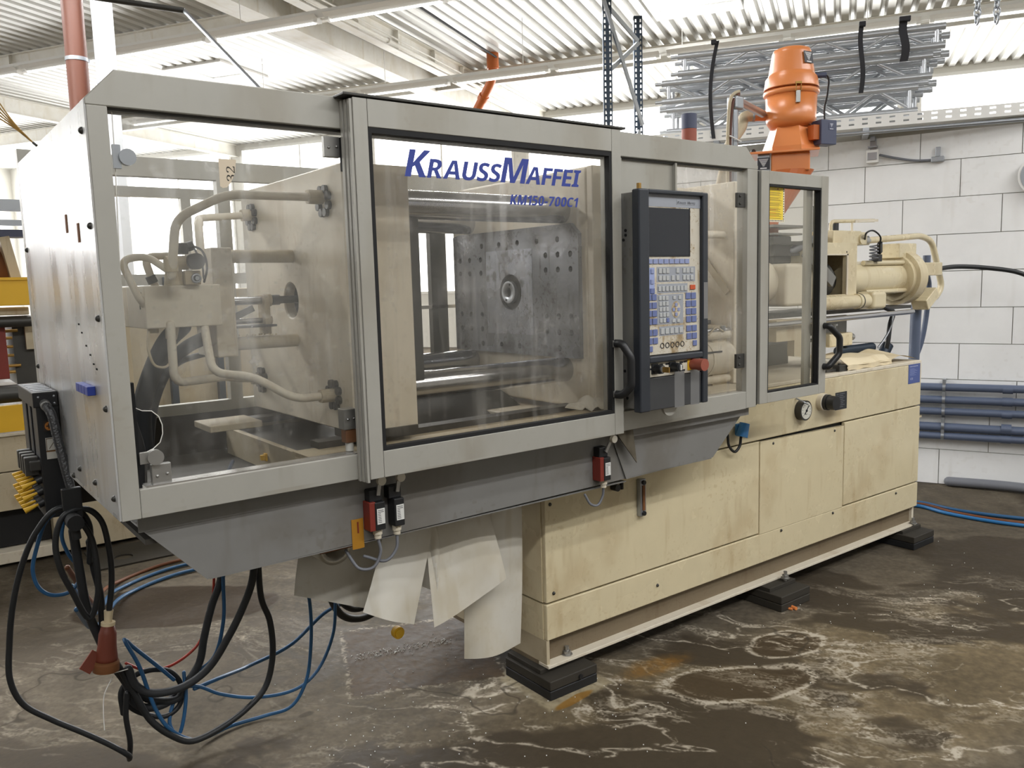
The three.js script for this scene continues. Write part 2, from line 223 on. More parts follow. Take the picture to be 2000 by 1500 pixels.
// ───────── the hall: floor, roof, walls, windows ─────────
struct('floor', new THREE.BoxGeometry(44, 0.2, 44).translate(-1, -0.1, 0), M.floor);
{
  const X0 = -24, X1 = 9, Z0 = -11.6, Z1 = 14, YB = 5.3;
  // roof slab over the deck, open where the roof lights are
  const cuts = SKYLIGHTS.map(([x, z]) => [x - 0.56, x + 0.56, z - 0.56, z + 0.56]);
  const slab = new THREE.Shape(rect(X0, X1, -Z1, -Z0).map((p) => new THREE.Vector2(...p)));
  for (const [a, b, c, d] of cuts) slab.holes.push(new THREE.Path(rect(a, b, -d, -c).map((p) => new THREE.Vector2(...p))));
  const roof = hall(struct('ceiling', new THREE.ExtrudeGeometry(slab, { depth: 0.2, bevelEnabled: false }).rotateX(-Math.PI / 2).translate(0, YB + 0.075, 0), M.deck));
  const pitch = 0.207, D = 0.07, bays = [[Z0, -7.65], [-7.65, -3.3], [-3.3, 1.05], [1.05, 5.4], [5.4, 9.75], [9.75, Z1]];
  const per = 5;
  for (let x = X0, k = 0; x < X1 - 0.05; x += pitch * per, k++) for (const [z0, z1] of bays) {
    const pos = [];
    const quad = (a, b, c, d) => pos.push(...a, ...b, ...c, ...a, ...c, ...d);
    for (let r = 0; r < per; r++) {
      const xr = x + r * pitch; if (xr + pitch > X1) continue;
      let runs = [[z0, z1]];
      for (const [a, b, c, d] of cuts) if (xr + pitch > a && xr < b) runs = runs.flatMap(([s, e]) => e <= c || s >= d ? [[s, e]] : [[s, c], [d, e]].filter(([p, q]) => q - p > 0.02));
      const prof = [[0, 0], [0.105, 0], [0.135, D], [0.177, D], [0.207, 0]];
      for (const [s, e] of runs) for (let i = 0; i < 4; i++) { const [a, b] = prof[i], [c, d] = prof[i + 1]; quad([xr + a, YB + b, s], [xr + c, YB + d, s], [xr + c, YB + d, e], [xr + a, YB + b, e]); }
    }
    if (!pos.length) continue;
    const g = new THREE.BufferGeometry(); g.setAttribute('position', new THREE.Float32BufferAttribute(pos, 3)); g.computeVertexNormals();
    part('roof_sheet', g, M.deck, roof);
  }
  SKYLIGHTS.forEach(([x, z], k) => {
    const w = new THREE.Group(); w.name = `window_${k + 40}`; w.userData.kind = 'structure'; scene.add(hall(w));
    const e = 0.56; part('upstand', [bx(x - e - 0.06, x + e + 0.06, YB - 0.03, YB + 0.2, z - e - 0.06, z - e), bx(x - e - 0.06, x + e + 0.06, YB - 0.03, YB + 0.2, z + e, z + e + 0.06), bx(x - e - 0.06, x - e, YB - 0.03, YB + 0.2, z - e, z + e), bx(x + e, x + e + 0.06, YB - 0.03, YB + 0.2, z - e, z + e)], M.white, w);
    part('roof_pane', bx(x - e, x + e, YB + 0.1, YB + 0.13, z - e, z + e), M.roofPane, w);
  });
  // beams
  const ibeam = (y0, y1, w, t = 0.014) => [rect(-w / 2, w / 2, y0, y0 + t), rect(-0.006, 0.006, y0 + t, y1 - t), rect(-w / 2, w / 2, y1 - t, y1)];
  [-7.65, -3.3, 1.05, 5.4, 9.75].forEach((z, k) => {
    const b = hall(struct(`trim_${k + 1}`, ibeam(5.02, 5.298, 0.14).map(([p, , q]) => bx(X0, X1, p[1], q[1], z + p[0], z + q[0])), M.whiteBeam));
    for (const x of [-19.6, -13, -5.5, -1.2, 3.4]) for (const s of [-1, 1]) part('stiffener', bx(x, x + 0.012, 5.034, 5.284, z + s * 0.006, z + s * 0.062), M.whiteBeam, b);
  });
  hall(struct('trim_6', bx(-8.06, -7.68, 5.0, 5.297, Z0, Z1), M.whiteBeam));
  const gb = hall(struct('trim_7', ibeam(4.99, 5.296, 0.17).map(([p, , q]) => bx(-7.02 + p[0], -7.02 + q[0], p[1], q[1], Z0, Z1)), M.whiteBeam));
  for (const z of [-7.2, -6.1, -4.9, -3.8, -2.6]) part('stiffener', bx(-7.01, -6.94, 5.0, 5.28, z, z + 0.012), M.whiteBeam, gb);
  hall(struct('trim_8', ibeam(4.99, 5.296, 0.17).map(([p, , q]) => bx(-15.6 + p[0], -15.6 + q[0], p[1], q[1], Z0, Z1)), M.whiteBeam));
  // walls with their window openings
  const wallBack = [bx(X0, X1, 0, 1.3, Z0 - 0.25, Z0), bx(X0, X1, 5.2, 5.6, Z0 - 0.25, Z0)], wallLeft = [bx(X0 - 0.25, X0, 0, 1.75, Z0 - 0.25, Z1 + 0.25), bx(X0 - 0.25, X0, 4.95, 5.6, Z0 - 0.25, Z1 + 0.25)];
  const posts = [X0 - 0.01, ...Array.from({ length: 7 }, (_, k) => -19.6 + 4 * k), X1 - 0.8];
  for (let k = 0; k < 8; k++) {
    const c = -21.6 + 4 * k, a = c - 1.85, b = c + 1.85; wallBack.push(bx(k ? c - 2.15 : X0, a, 1.3, 5.2, Z0 - 0.25, Z0)); if (k === 7) wallBack.push(bx(b, X1, 1.3, 5.2, Z0 - 0.25, Z0));
    const w = new THREE.Group(); w.name = `window_${k + 1}`; w.userData.kind = 'structure'; scene.add(hall(w));
    part('window_frame', [bx(a, b, 1.3, 1.36, Z0 - 0.1, Z0 + 0.02), bx(a, b, 5.14, 5.2, Z0 - 0.1, Z0 + 0.02), bx(a, a + 0.06, 1.3, 5.2, Z0 - 0.1, Z0 + 0.02), bx(b - 0.06, b, 1.3, 5.2, Z0 - 0.1, Z0 + 0.02), bx(c - 0.02, c + 0.02, 1.36, 5.14, Z0 - 0.08, Z0)], M.white, w);
    part('pane', bx(a + 0.06, c - 0.02, 1.36, 5.14, Z0 - 0.05, Z0 - 0.03), M.pane, w); part('pane', bx(c + 0.02, b - 0.06, 1.36, 5.14, Z0 - 0.05, Z0 - 0.03), M.pane, w);
  }
  for (let k = 0; k < 6; k++) {
    const c = -9.4 + 4 * k, a = c - 1.75, b = c + 1.75; wallLeft.push(bx(X0 - 0.25, X0, 1.75, 4.95, k ? c - 2.25 : Z0 - 0.25, a)); if (k === 5) wallLeft.push(bx(X0 - 0.25, X0, 1.75, 4.95, b, Z1 + 0.25));
    const w = new THREE.Group(); w.name = `window_${k + 11}`; w.userData.kind = 'structure'; scene.add(hall(w));
    part('window_frame', [bx(X0 - 0.1, X0 + 0.02, 1.75, 1.81, a, b), bx(X0 - 0.1, X0 + 0.02, 4.89, 4.95, a, b), bx(X0 - 0.1, X0 + 0.02, 1.81, 4.89, a, a + 0.06), bx(X0 - 0.1, X0 + 0.02, 1.81, 4.89, b - 0.06, b), bx(X0 - 0.08, X0, 1.81, 4.89, c - 0.02, c + 0.02)], M.white, w);
    part('pane', bx(X0 - 0.05, X0 - 0.03, 1.81, 4.89, a + 0.06, b - 0.06), M.pane, w);
  }
  hall(struct('wall_back', wallBack, M.plaster)); hall(struct('wall_left', wallLeft, M.plaster));
  hall(struct('wall_right', bx(X1, X1 + 0.25, 0, 5.6, Z0 - 0.25, Z1 + 0.25), M.plaster)); hall(struct('wall_front', bx(X0, X1, 0, 5.6, Z1, Z1 + 0.25), M.frontWall));
}
// fluorescent rows on wires
ROWS.forEach(([z, xa, xb], r) => {
  const t = thing('light_strip', ['white trunking with fluorescent lamps crossing behind the blue rack posts', 'white trunking with fluorescent lamps crossing in front of the two roof girders', 'short white trunking with fluorescent lamps in front of the block wall', 'white trunking with fluorescent lamps behind the camera', 'white trunking with fluorescent lamps high over the neighbouring machine', 'white trunking with fluorescent lamps to the right of the camera'][r], 'ceiling light'); hall(t);
  const x0 = xa - 0.3, x1 = xb + 0.3;
  part('trunking', [bx(x0, x1, 4.56, 4.63, z - 0.035, z + 0.035), bx(x0, x1, 4.535, 4.56, z - 0.05, z - 0.044), bx(x0, x1, 4.535, 4.56, z + 0.044, z + 0.05)], M.white, t);
  for (let x = x0 + 0.2; x < x1 - 1.2; x += 1.6) {
    const l = part('reflector', [plankBar([x, 4.545, z + 0.06], [x + 1.5, 4.545, z + 0.06], 0.1, 0.004, V(0, 0.83, -0.55)), plankBar([x, 4.545, z - 0.06], [x + 1.5, 4.545, z - 0.06], 0.1, 0.004, V(0, 0.83, 0.55)), bx(x, x + 0.05, 4.5, 4.56, z - 0.05, z + 0.05), bx(x + 1.45, x + 1.5, 4.5, 4.56, z - 0.05, z + 0.05)], M.white, t);
    part('lamp_tube', bar([x + 0.05, 4.5, z], [x + 1.45, 4.5, z], 0.014, 8), M.lampTube, l);
  }
  for (let x = x0 + 0.8; x < x1; x += 2.3) part('hanging_wire', bar([x, 4.63, z], [x, 5.3, z], 0.005, 5), M.white, t);
});

// ───────── block wall at the right, pipes on it, trusses on top ─────────
{
  const X0 = -2.35, X1 = 3.2, H = 2.44;
  const w = room(struct('wall_right_blocks', [bx(X0, X1, 0, H, -0.24, -0.012), bx(X0, X1, H, H + 0.05, -2.6, 0), bx(X0, X0 + 0.2, 0, H, -2.6, -0.24), bx(X1 - 0.2, X1, 0, H, -2.6, -0.24), bx(X0, X1, 0, H, -2.6, -2.4)], M.joint));
  const shift = [0.12, 0.42, 0.27, 0.02, 0.31, 0.5, 0.18, 0.4, 0.05, 0.3], blocks = [];
  for (let c = 0; c < 10; c++) for (let x = X0 - shift[c]; x < X1; x += 0.6) {
    const a = Math.max(X0, x + 0.0025), b = Math.min(X1, x + 0.5975), y1 = Math.min(H, c * 0.25 + 0.2475); if (b - a < 0.03) continue;
    part('block', bx(a, b, c * 0.25 + 0.0025, y1, -0.03, (rnd() - 0.5) * 0.002), M.wall, w);
  }
  [[0.70, 0.027, 0.05], [0.615, 0.027, 0.03], [0.53, 0.026, 0.05], [0.43, 0.03, -0.02], [0.36, 0.026, 0.03]].forEach(([y, r, d], k) => {
    const t = thing('wall_pipe', ['topmost blue grey plastic pipe along the block wall', 'second blue grey pipe from the top along the block wall', 'middle one of five blue grey pipes along the block wall', 'second blue grey pipe from the bottom along the block wall', 'lowest blue grey pipe along the block wall'][k], 'pipe', 'water pipes along the block wall'); room(t);
    part('tube', bar([-1.5, y - 0.01, 0.06], [2.6, y + d * 0.4, 0.06], r, 16), M.blueGrey, t);
    part('socket', bar([0.3, y, 0.06], [0.36, y, 0.06], r * 1.12, 16), M.blueGrey, t);
    part('pipe_clip', [disc('x', [-0.05, y, 0.06], r * 1.18, 0.018, 18), bx(-0.06, -0.04, y - 0.012, y + r + 0.03, 0.0, 0.085)], M.galv, t, 'shiny metal clip');
  });
  const fh = single('floor_pipe', tube([[0, 0.035, 0.05], [0.3, 0.04, 0.06], [0.8, 0.035, 0.1], [1.7, 0.035, 0.07]], 0.033, 8, 12), M.greyHose, 'dark grey pipe lying on the floor along the foot of the block wall', 'pipe'); room(fh);
  const dk = thing('wall_mirror', 'round white framed disc on the block wall at the right edge', 'mirror'); room(dk);
  part('frame', disc('z', [0.46, 2.1, 0.04], 0.13, 0.03, 36), M.white, dk); part('mirror_face', disc('z', [0.46, 2.1, 0.058], 0.115, 0.006, 36), M.galv, dk);
  const ds = thing('wall_socket', 'small white switch box below the cable tray on the block wall', 'socket'); room(ds);
  part('casing', bx(-0.59, -0.51, 2.27, 2.36, 0.0, 0.05, 0.006), M.white, ds); part('flap', bx(-0.58, -0.52, 2.29, 2.34, 0.05, 0.058, 0.002), M.galv, ds); part('bracket', [bx(-0.57, -0.53, 2.36, 2.44, 0.0, 0.012), bx(-0.58, -0.52, 2.375, 2.385, 0, 0.05), bx(-0.565, -0.535, 2.42, 2.45, 0, 0.05)], M.galv, ds);
  room(single('conduit_cable', tube([[-0.5, 2.32, 0.03], [-0.4, 2.29, 0.02], [-0.28, 2.262, 0.02], [-0.18, 2.255, 0.02]], 0.009, 6, 6), M.greyHose, 'grey cable running right from the white switch box', 'cable'));
  room(single('wall_fitting', [bx(-0.18, -0.1, 2.24, 2.275, 0, 0.04, 0.005), bx(-0.155, -0.125, 2.275, 2.34, 0, 0.03, 0.004)], M.galv, 'pale metal fitting on the wall at the end of the grey cable', 'fitting'));
  // perforated cable tray
  const tr = thing('cable_tray', 'white perforated cable tray along the top of the block wall', 'cable tray'); room(tr); tr.position.y = 2.49; tr.position.addScaledVector(V(-Math.sin(68 * RAD), 0, Math.cos(68 * RAD)), 0.12); tr.rotation.y = -58 * RAD;
  part('side_rail', poly(rect(-2.1, 2.4, 0, 0.075), 0.004, 0, Array.from({ length: 52 }, (_, k) => [0.018, 0.05].map((y) => rect(-2.05 + k * 0.085, -2.015 + k * 0.085, y, y + 0.012))).flat()).translate(0, 0, 0), M.white, tr);
  part('bottom', bx(-2.1, 2.4, -0.004, 0, -0.2, 0.004), M.white, tr); part('conduit', bar([-2.1, -0.035, 0.0], [2.4, -0.035, 0.0], 0.014, 10), M.galv, tr);
  for (const x of [-1.6, -0.6, 0.6, 1.8]) part('bracket', bx(x, x + 0.04, -0.05, -0.004, -0.3, 0.01), M.galv, tr);
  // trusses
  const unit = new THREE.CylinderGeometry(1, 1, 1, 10);
  function rod(name, a, b, r, parent) { const A = V(...a), B = V(...b), m = new THREE.Mesh(unit, M.truss); m.name = name; m.castShadow = m.receiveShadow = true; m.position.copy(A).lerp(B, 0.5); const d = B.clone().sub(A); m.scale.set(r, d.length(), r); m.quaternion.setFromUnitVectors(V(0, 1, 0), d.normalize()); parent.add(m); return m; }
  const rows = [[2.985, 0.12, -1.88, -0.13, 'topmost'], [2.80, 0.13, -2.0, -0.2, 'middle'], [2.585, 0.155, -1.97, -0.28, 'lowest']];
  rows.forEach(([y, h, x0, x1, word], k) => [0, 1].forEach((back) => {
    const t = thing('aluminium_truss', back ? `${word} row of the truss stack, aluminium truss behind the front one` : `${word} front aluminium lattice truss stacked above the block wall`, 'truss', 'lattice trusses stored on the wall'); t.rotation.y = -57 * RAD; t.position.copy(ORIGIN).addScaledVector(V(-Math.sin(57 * RAD), 0, Math.cos(57 * RAD)), 0.07 - back * 0.26 - k * 0.02); t.position.y = y;
    const off = back * 0.12, a = x0 + off, b = x1 + off * 0.5, dz = -0.2;
    for (const yy of [0, h]) for (const z of [0, dz]) { rod('chord', [a, yy, z], [b, yy, z], 0.024, t); rod('end_cone', [a - 0.05, yy, z], [a, yy, z], 0.013, t); }
    for (const z of [0, dz]) { rod('end_post', [a + 0.05, 0, z], [a + 0.05, h, z], 0.013, t); rod('end_post', [b - 0.05, 0, z], [b - 0.05, h, z], 0.013, t); let s = 0; for (let x = a + 0.06; x < b - 0.2; x += 0.23, s++) rod('brace', [x, s % 2 ? 0 : h, z], [x + 0.225, s % 2 ? h : 0, z], 0.0105, t); }
    if (!back) for (let x = a + 0.06, s = 0; x < b - 0.2; x += 0.23, s++) rod('brace', [x, 0, s % 2 ? 0 : dz], [x + 0.225, 0, s % 2 ? dz : 0], 0.0105, t);
  }));
  // straps round the trusses
  [[-0.64, 0.03, 'left one of the black straps round the trusses right of the orange loader'], [-0.38, 0.05, 'wide black strap hanging from the trusses at the right'], [-1.62, 0.026, 'long black strap hanging down left of the orange loader']].forEach(([x, w, label], k) => {
    const s = thing('strap', label, 'strap'); s.rotation.y = -57 * RAD; s.position.copy(ORIGIN).addScaledVector(V(-Math.sin(57 * RAD), 0, Math.cos(57 * RAD)), 0.07);
    const y0 = k === 2 ? 2.5 : k ? 2.9 : 2.72, z = 0.035;
    part('webbing', sheet((u, v) => [x + (u - 0.5) * w + (k === 2 ? -0.05 * Math.sin(v * 2.6) + 0.05 * v : 0.01 * Math.sin(v * 6)), y0 + v * (3.18 - y0), z + 0.01 * Math.sin(v * 5)], 1, 14, 0.003), M.strap, s);
    part('loop_end', bx(x - w * 0.7, x + w * 0.7, 3.155, 3.185, z - 0.02, z + 0.02, 0.004), M.strap, s);
  });
}
// blue pallet-rack frame standing behind the machine
{
  const t = thing('rack_upright', 'dark blue pallet rack frame with two punched posts and crossed braces', 'rack');
  const P1 = V(6.18, 0, -4.79), P2 = V(6.75, 0, -4.88);
  for (const [p, top] of [[P1, 5.2], [P2, 4.47]]) {
    const m = grp('post', t); m.position.copy(p); m.rotation.y = -38 * RAD;
    const holes = []; for (let y = 2.0; y < top - 0.05; y += 0.06) holes.push([[-0.036, y], [-0.018, y], [-0.021, y + 0.034], [-0.033, y + 0.034]], [[0.018, y], [0.036, y], [0.033, y + 0.034], [0.021, y + 0.034]]);
    part('post_front', poly(rect(-0.048, 0.048, 0, top), 0.003, 0, holes), M.post, m); part('post_flange', [bx(-0.048, -0.045, 0, top, -0.07, 0), bx(0.045, 0.048, 0, top, -0.07, 0)], M.post, m); part('foot_plate', bx(-0.07, 0.07, 0, 0.008, -0.09, 0.04), M.post, m);
  }
  [[[6.0, 4.62, -4.72], [6.76, 3.26, -4.83]], [[6.2, 4.46, -4.8], [6.74, 4.19, -4.87]], [[6.74, 4.17, -4.86], [6.22, 3.8, -4.78]], [[6.22, 2.2, -4.78], [6.74, 3.2, -4.86]]].forEach(([p, q]) => part('brace', plankBar(p, q, 0.045, 0.02), M.galv, t));
}
// column and drain pipe behind the machine
{
  const c = thing('column', 'pale grey steel column on a dark base plate beside the brown drain pipe', 'column'); c.position.set(1.334, 0, -5.88);
  part('shaft', [bx(-0.07, 0.07, 0, 5.0, 0.058, 0.07), bx(-0.07, 0.07, 0, 5.0, -0.07, -0.058), bx(-0.005, 0.005, 0, 5.0, -0.058, 0.058)], M.column, c); part('base_plate', poly(rect(-0.1, 0.1, -0.1, 0.1), 0.018, 0, [[0.085, 0.085], [0.085, -0.085], [-0.085, 0.085], [-0.085, -0.085]].map(([x, y]) => Array.from({ length: 10 }, (_, k) => [x + 0.008 * Math.cos(k * 0.628), y + 0.008 * Math.sin(k * 0.628)]))).rotateX(-Math.PI / 2), M.rawPad, c);
  const d = thing('drain_pipe', 'brown plastic drain pipe with a metal clamp running up beside the column', 'pipe'); d.position.set(1.13, 0, -5.99);
  part('tube', bar([0, 0.0, 0], [0, 5.1, 0], 0.085, 28), M.drain, d); part('pipe_clamp', [disc('y', [0, 3.48, 0], 0.09, 0.03, 28), bx(0.08, 0.1, 3.47, 3.495, -0.02, 0.02)], M.galv, d);
  const o = thing('roof_drain', 'orange plastic drain elbow coming down from the roof beside the girder', 'pipe'); hall(o);
  part('tube', tube([[-6.2, 5.3, -6.75], [-6.2, 5.08, -6.75], [-6.24, 4.9, -6.78], [-6.5, 4.62, -6.95], [-6.8, 4.3, -7.1]], 0.075, 8, 16), M.drainBright, o); part('socket', bar([-6.2, 5.05, -6.75], [-6.2, 5.3, -6.75], 0.1, 20), M.drainBright, o); part('socket', bar([-6.44, 4.68, -6.91], [-6.5, 4.62, -6.95], 0.09, 20), M.drainBright, o);
  hall(single('ceiling_pipe', [bar([-6.72, 4.93, -9.5], [-6.72, 4.93, 2], 0.03, 10), disc('z', [-6.72, 4.93, -4.2], 0.042, 0.05, 12), disc('z', [-6.72, 4.93, -2.0], 0.042, 0.05, 12), bar([-6.66, 4.98, -9.5], [-6.66, 4.98, 2], 0.012, 8)], M.whiteBeam, 'cream pipe running below the roof beside the white girder', 'pipe'));
  hall(single('ceiling_cable', tube([[-6.1, 5.25, -2.2], [-6.1, 5.24, -4], [-6.12, 5.22, -6.8]], 0.016, 8, 6), M.blackSoft, 'black cable under the roof sheets beside the orange drain elbow', 'cable'));
  // thin rod bracing from the roof, grey
  const rd = thing('stay_rod', 'thin grey steel stay bent under the roof in front of the roof light', 'rod'); part('long_rod', bar([1.116, 3.06, -2.928], [1.275, 2.42, -2.11], 0.012, 8), M.galv, rd); part('arm', bar([0.6, 3.12, -3.156], [1.116, 3.06, -2.928], 0.016, 8), M.darkSteel, rd);
  // frayed straw-coloured rope hanging in at the left edge
  const br = thing('wire_bundle', 'straw coloured bundle of frayed wires hanging in at the left edge', 'wires');
  for (let k = 0; k < 5; k++) part('wire', tube([[-0.19 + 0.004 * k, 1.862 + 0.008 * k, 0.06], [-0.148, 1.826 + 0.0025 * k, 0.094], [-0.122, 1.797, 0.118]], 0.0014, 5, 5), M.brass, br);
  part('wire_tip', bar([-0.122, 1.797, 0.118], [-0.117, 1.791, 0.123], 0.0028, 6), M.darkSteel, br);
  const ch = thing('lifting_chain', 'pale steel chains hanging down in front of the bright windows at upper right', 'chain'); ch.position.set(5.61, 0, -0.68);
  for (const [dx, dz] of [[0, 0], [0.1, 0.08]]) for (let k = 0; k < 16; k++) part('chain_link', new THREE.TorusGeometry(0.026, 0.007, 6, 12).scale(0.8, 1.25, 1).rotateY(k % 2 * Math.PI / 2 + 0.9).translate(dx, 3.16 + k * 0.046, dz), M.galv, ch);
}

// ───────── the injection moulding machine ─────────
const mc = thing('injection_moulding_machine', 'large cream and grey injection moulding machine with glazed guard doors and blue lettering', 'machine');
const screw = (p, axis, r = 0.006) => { const g = new THREE.SphereGeometry(r, 10, 6, 0, 2 * Math.PI, 0, Math.PI / 2); if (axis === 'x-') g.rotateZ(Math.PI / 2); if (axis === 'z') g.rotateX(Math.PI / 2); return g.translate(...p); };
{ // machine bed
  const b = grp('base', mc, 'cream painted machine bed');
  const x0 = 1.432, x1 = 4.14, zf = -0.25, zb = -1.02;
  part('core', [bx(x0 + 0.02, x1 - 0.02, 0.2, 0.99, zb + 0.02, zf - 0.024), bx(x0 + 0.02, x1 - 0.02, 0.105, 0.2, zb + 0.02, zf - 0.06)], M.blackSoft, b);
  part('top_plate', [bx(x0, x1, 1.0, 1.018, zb, zf, 0.004)], M.creamIn, b);
  part('upper_panel', bx(x0 + 0.002, x1, 0.770, 1.0, zf - 0.02, zf, 0.005), M.cream, b);
  const door = part('front_panel', bx(x0 + 0.004, 2.690, 0.338, 0.764, zf - 0.02, zf, 0.004), M.cream, b);
  const p2 = part('front_panel', poly([[2.696, 0.338], [3.372, 0.338], [3.372, 0.75], [3.376, 0.752], [2.696, 0.763]].map(([x, y]) => [x, y]), 0.02, 0.002).translate(0, 0, zf - 0.026), M.cream, b);
  p2.rotation.y = 0; p2.position.set(0, -0.004, 0.006);
  part('front_panel', bx(3.384, x1 - 0.002, 0.338, 0.764, zf - 0.02, zf, 0.004), M.cream, b);
  part('plinth_panel', bx(x0 + 0.004, x1 - 0.002, 0.195, 0.331, zf - 0.02, zf, 0.004), M.cream, b);
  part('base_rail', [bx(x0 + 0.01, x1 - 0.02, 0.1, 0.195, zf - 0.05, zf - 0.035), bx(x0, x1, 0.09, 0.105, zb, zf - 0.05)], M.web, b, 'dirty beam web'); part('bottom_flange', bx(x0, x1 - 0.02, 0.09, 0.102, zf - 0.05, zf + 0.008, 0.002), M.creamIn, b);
  part('end_panel', [bx(x0, x0 + 0.018, 0.338, 0.998, zb, zf - 0.02), bx(x0, x0 + 0.018, 0.195, 0.331, zb, zf - 0.02)], M.cream, b); part('end_panel', bx(x0 + 0.002, x0 + 0.016, 0.09, 0.195, zb, zf - 0.004), M.creamDirty, b);
  part('end_panel', bx(x1 - 0.02, x1, 0.1, 0.998, zb, zf - 0.02), M.creamIn, b); part('back_panel', bx(x0, x1, 0.1, 0.998, zb, zb + 0.02), M.creamIn, b);
  for (const [x, y] of [[x0 + 0.03, 0.705], [2.79, 0.742], [3.29, 0.735], [1.47, 0.37], [2.02, 0.262], [2.86, 0.318], [3.29, 0.318], [3.9, 0.31]]) part('screw', screw([x, y, zf], 'z', 0.007), M.darkSteel, b);
  part('lock', bar([1.776, 0.716, zf], [1.776, 0.716, zf + 0.03], 0.014, 14), M.black, b); part('lock_tab', bx(1.812, 1.822, 0.70, 0.735, zf, zf + 0.012), M.blackSoft, b);
  const oil = part('oil_gauge', bx(1.905, 1.937, 0.575, 0.725, zf, zf + 0.022, 0.004), M.galv, b, 'upright oil level gauge'); part('sight_glass', bx(1.915, 1.927, 0.6, 0.70, zf + 0.022, zf + 0.026), M.rust, oil); for (const y of [0.588, 0.712]) part('gauge_bolt', bar([1.921, y, zf + 0.02], [1.921, y, zf + 0.03], 0.009, 8), M.black, oil);
  // pressure gauge, filler cap, dark plate, blue nameplate
  const pg = part('pressure_gauge', [disc('z', [3.0, 0.872, zf + 0.016], 0.047, 0.032, 36)], M.darkSteel, b, 'round dial pressure gauge');
  const dialTex = canvasTex(128, 128, (c) => { c.fillStyle = '#cfcdc2'; c.fillRect(0, 0, 128, 128); c.strokeStyle = '#222'; c.lineWidth = 3; for (let k = 0; k <= 10; k++) { const a = Math.PI * (0.75 + 1.5 * k / 10); c.beginPath(); c.moveTo(64 + 44 * Math.cos(a), 64 + 44 * Math.sin(a)); c.lineTo(64 + 54 * Math.cos(a), 64 + 54 * Math.sin(a)); c.stroke(); } c.fillStyle = '#222'; c.font = 'bold 14px sans-serif'; c.textAlign = 'center'; c.fillText('bar', 64, 96); });
  const dial = new THREE.CircleGeometry(0.04, 36); dial.userData.ownUv = true; const dm = part('dial', dial.translate(3.0, 0.872, zf + 0.0335), ptex(dialTex), pg); part('needle', [plankBar([2.985, 0.855, zf + 0.035], [3.018, 0.895, zf + 0.035], 0.004, 0.002), disc('z', [3.0, 0.872, zf + 0.035], 0.006, 0.004, 12)], M.ink, pg);
  part('gauge_clip', pipe([[2.962, 0.93, zf + 0.005], [2.97, 0.915, zf + 0.04], [2.99, 0.905, zf + 0.045]], 0.004, 0.01, 6), M.galv, pg);
  part('filler_neck', disc('z', [3.17, 0.892, zf + 0.012], 0.042, 0.024, 32), M.creamIn, b); part('filler_cap', [disc('z', [3.175, 0.892, zf + 0.05], 0.034, 0.06, 20), disc('z', [3.175, 0.892, zf + 0.03], 0.038, 0.02, 20)], M.black, b, 'black filler cap');
  const codeTex = canvasTex(128, 160, (c) => { c.fillStyle = '#25272b'; c.fillRect(0, 0, 128, 160); c.fillStyle = '#6c7076'; for (let y = 14; y < 150; y += 17) { c.fillRect(10, y, 24, 5); c.fillRect(44, y, 30 + (y * 7) % 34, 5); } });
  printed(0.1, 0.085, codeTex, b, 'data_plate', (m) => m.position.set(3.262, 0.892, zf + 0.05)); part('plate_arm', bx(3.2, 3.23, 0.87, 0.91, zf, zf + 0.05), M.black, b);
  const np = canvasTex(160, 256, (c) => { c.fillStyle = '#4c5c94'; c.fillRect(0, 0, 160, 256); c.fillStyle = '#cfd3e4'; c.font = 'bold 15px sans-serif'; c.fillText('KRAUSSMAFFEI', 18, 34); c.font = '34px sans-serif'; c.fillText('CE', 26, 205); c.fillStyle = '#8f9ac4'; for (let y = 60; y < 150; y += 14) c.fillRect(20, y, 60 + (y * 5) % 50, 4); });
  printed(0.125, 0.105, np, b, 'name_plate', (m) => m.position.set(4.06, 0.95, zf + 0.001));
  part('side_handwheel', [disc('x', [4.17, 0.86, -0.35], 0.05, 0.05, 24), disc('x', [4.2, 0.86, -0.35], 0.03, 0.02, 20)], M.creamIn, b);
  part('end_hose', pipe([[4.16, 0.75, -0.3], [4.19, 0.7, -0.3], [4.18, 0.12, -0.32]], 0.016, 0.03, 8), M.greyHose, b); part('end_bracket', [bx(4.14, 4.2, 0.69, 0.7, -0.34, -0.27), bx(4.14, 4.18, 0.6, 0.64, -0.3, -0.27)], M.creamDirty, b);
}
{ // lower cover under the guard
  const k = grp('guard_skirt', mc, 'grey folded sheet cover under the guard');
  part('left_cover', [poly([[0.045, 0.985], [0.045, 0.955], [0.196, 0.79], [1.66, 0.80], [1.66, 0.985]], 0.003).translate(0, 0, -0.065), bx(0.045, 1.66, 0.94, 0.985, -0.062, -0.058)], M.skirt, k);
  part('right_cover', [poly([[1.60, 0.99], [1.60, 0.93], [1.655, 0.80], [2.127, 0.807], [2.316, 0.965], [2.316, 0.99]], 0.003).translate(0, 0, -0.058), bx(1.60, 2.316, 0.955, 0.99, -0.06, -0.03)], M.skirt, k);
  part('bottom_fold', [bx(0.2, 1.66, 0.788, 0.791, -0.3, -0.062), bx(1.66, 2.12, 0.803, 0.806, -0.25, -0.055)], M.skirt, k);
  part('end_cover', [plankBar([0.045, 0.955, -0.35], [0.196, 0.79, -0.35], 0.003, 0.58)], M.skirt, k);
  part('inner_tray', [bx(0.06, 1.43, 0.905, 0.918, -1.08, -0.068), bx(0.02, 1.43, 0.80, 1.06, -1.1, -1.085), bx(0.05, 2.3, 0.975, 0.987, -0.056, -0.052)], M.rawPad, k);
  part('gusset', poly([[1.572, 0.985], [1.655, 0.986], [1.673, 0.862], [1.60, 0.95]], 0.004).translate(0, 0, -0.024), M.gusset, k, 'dirty triangular sheet corner');
}
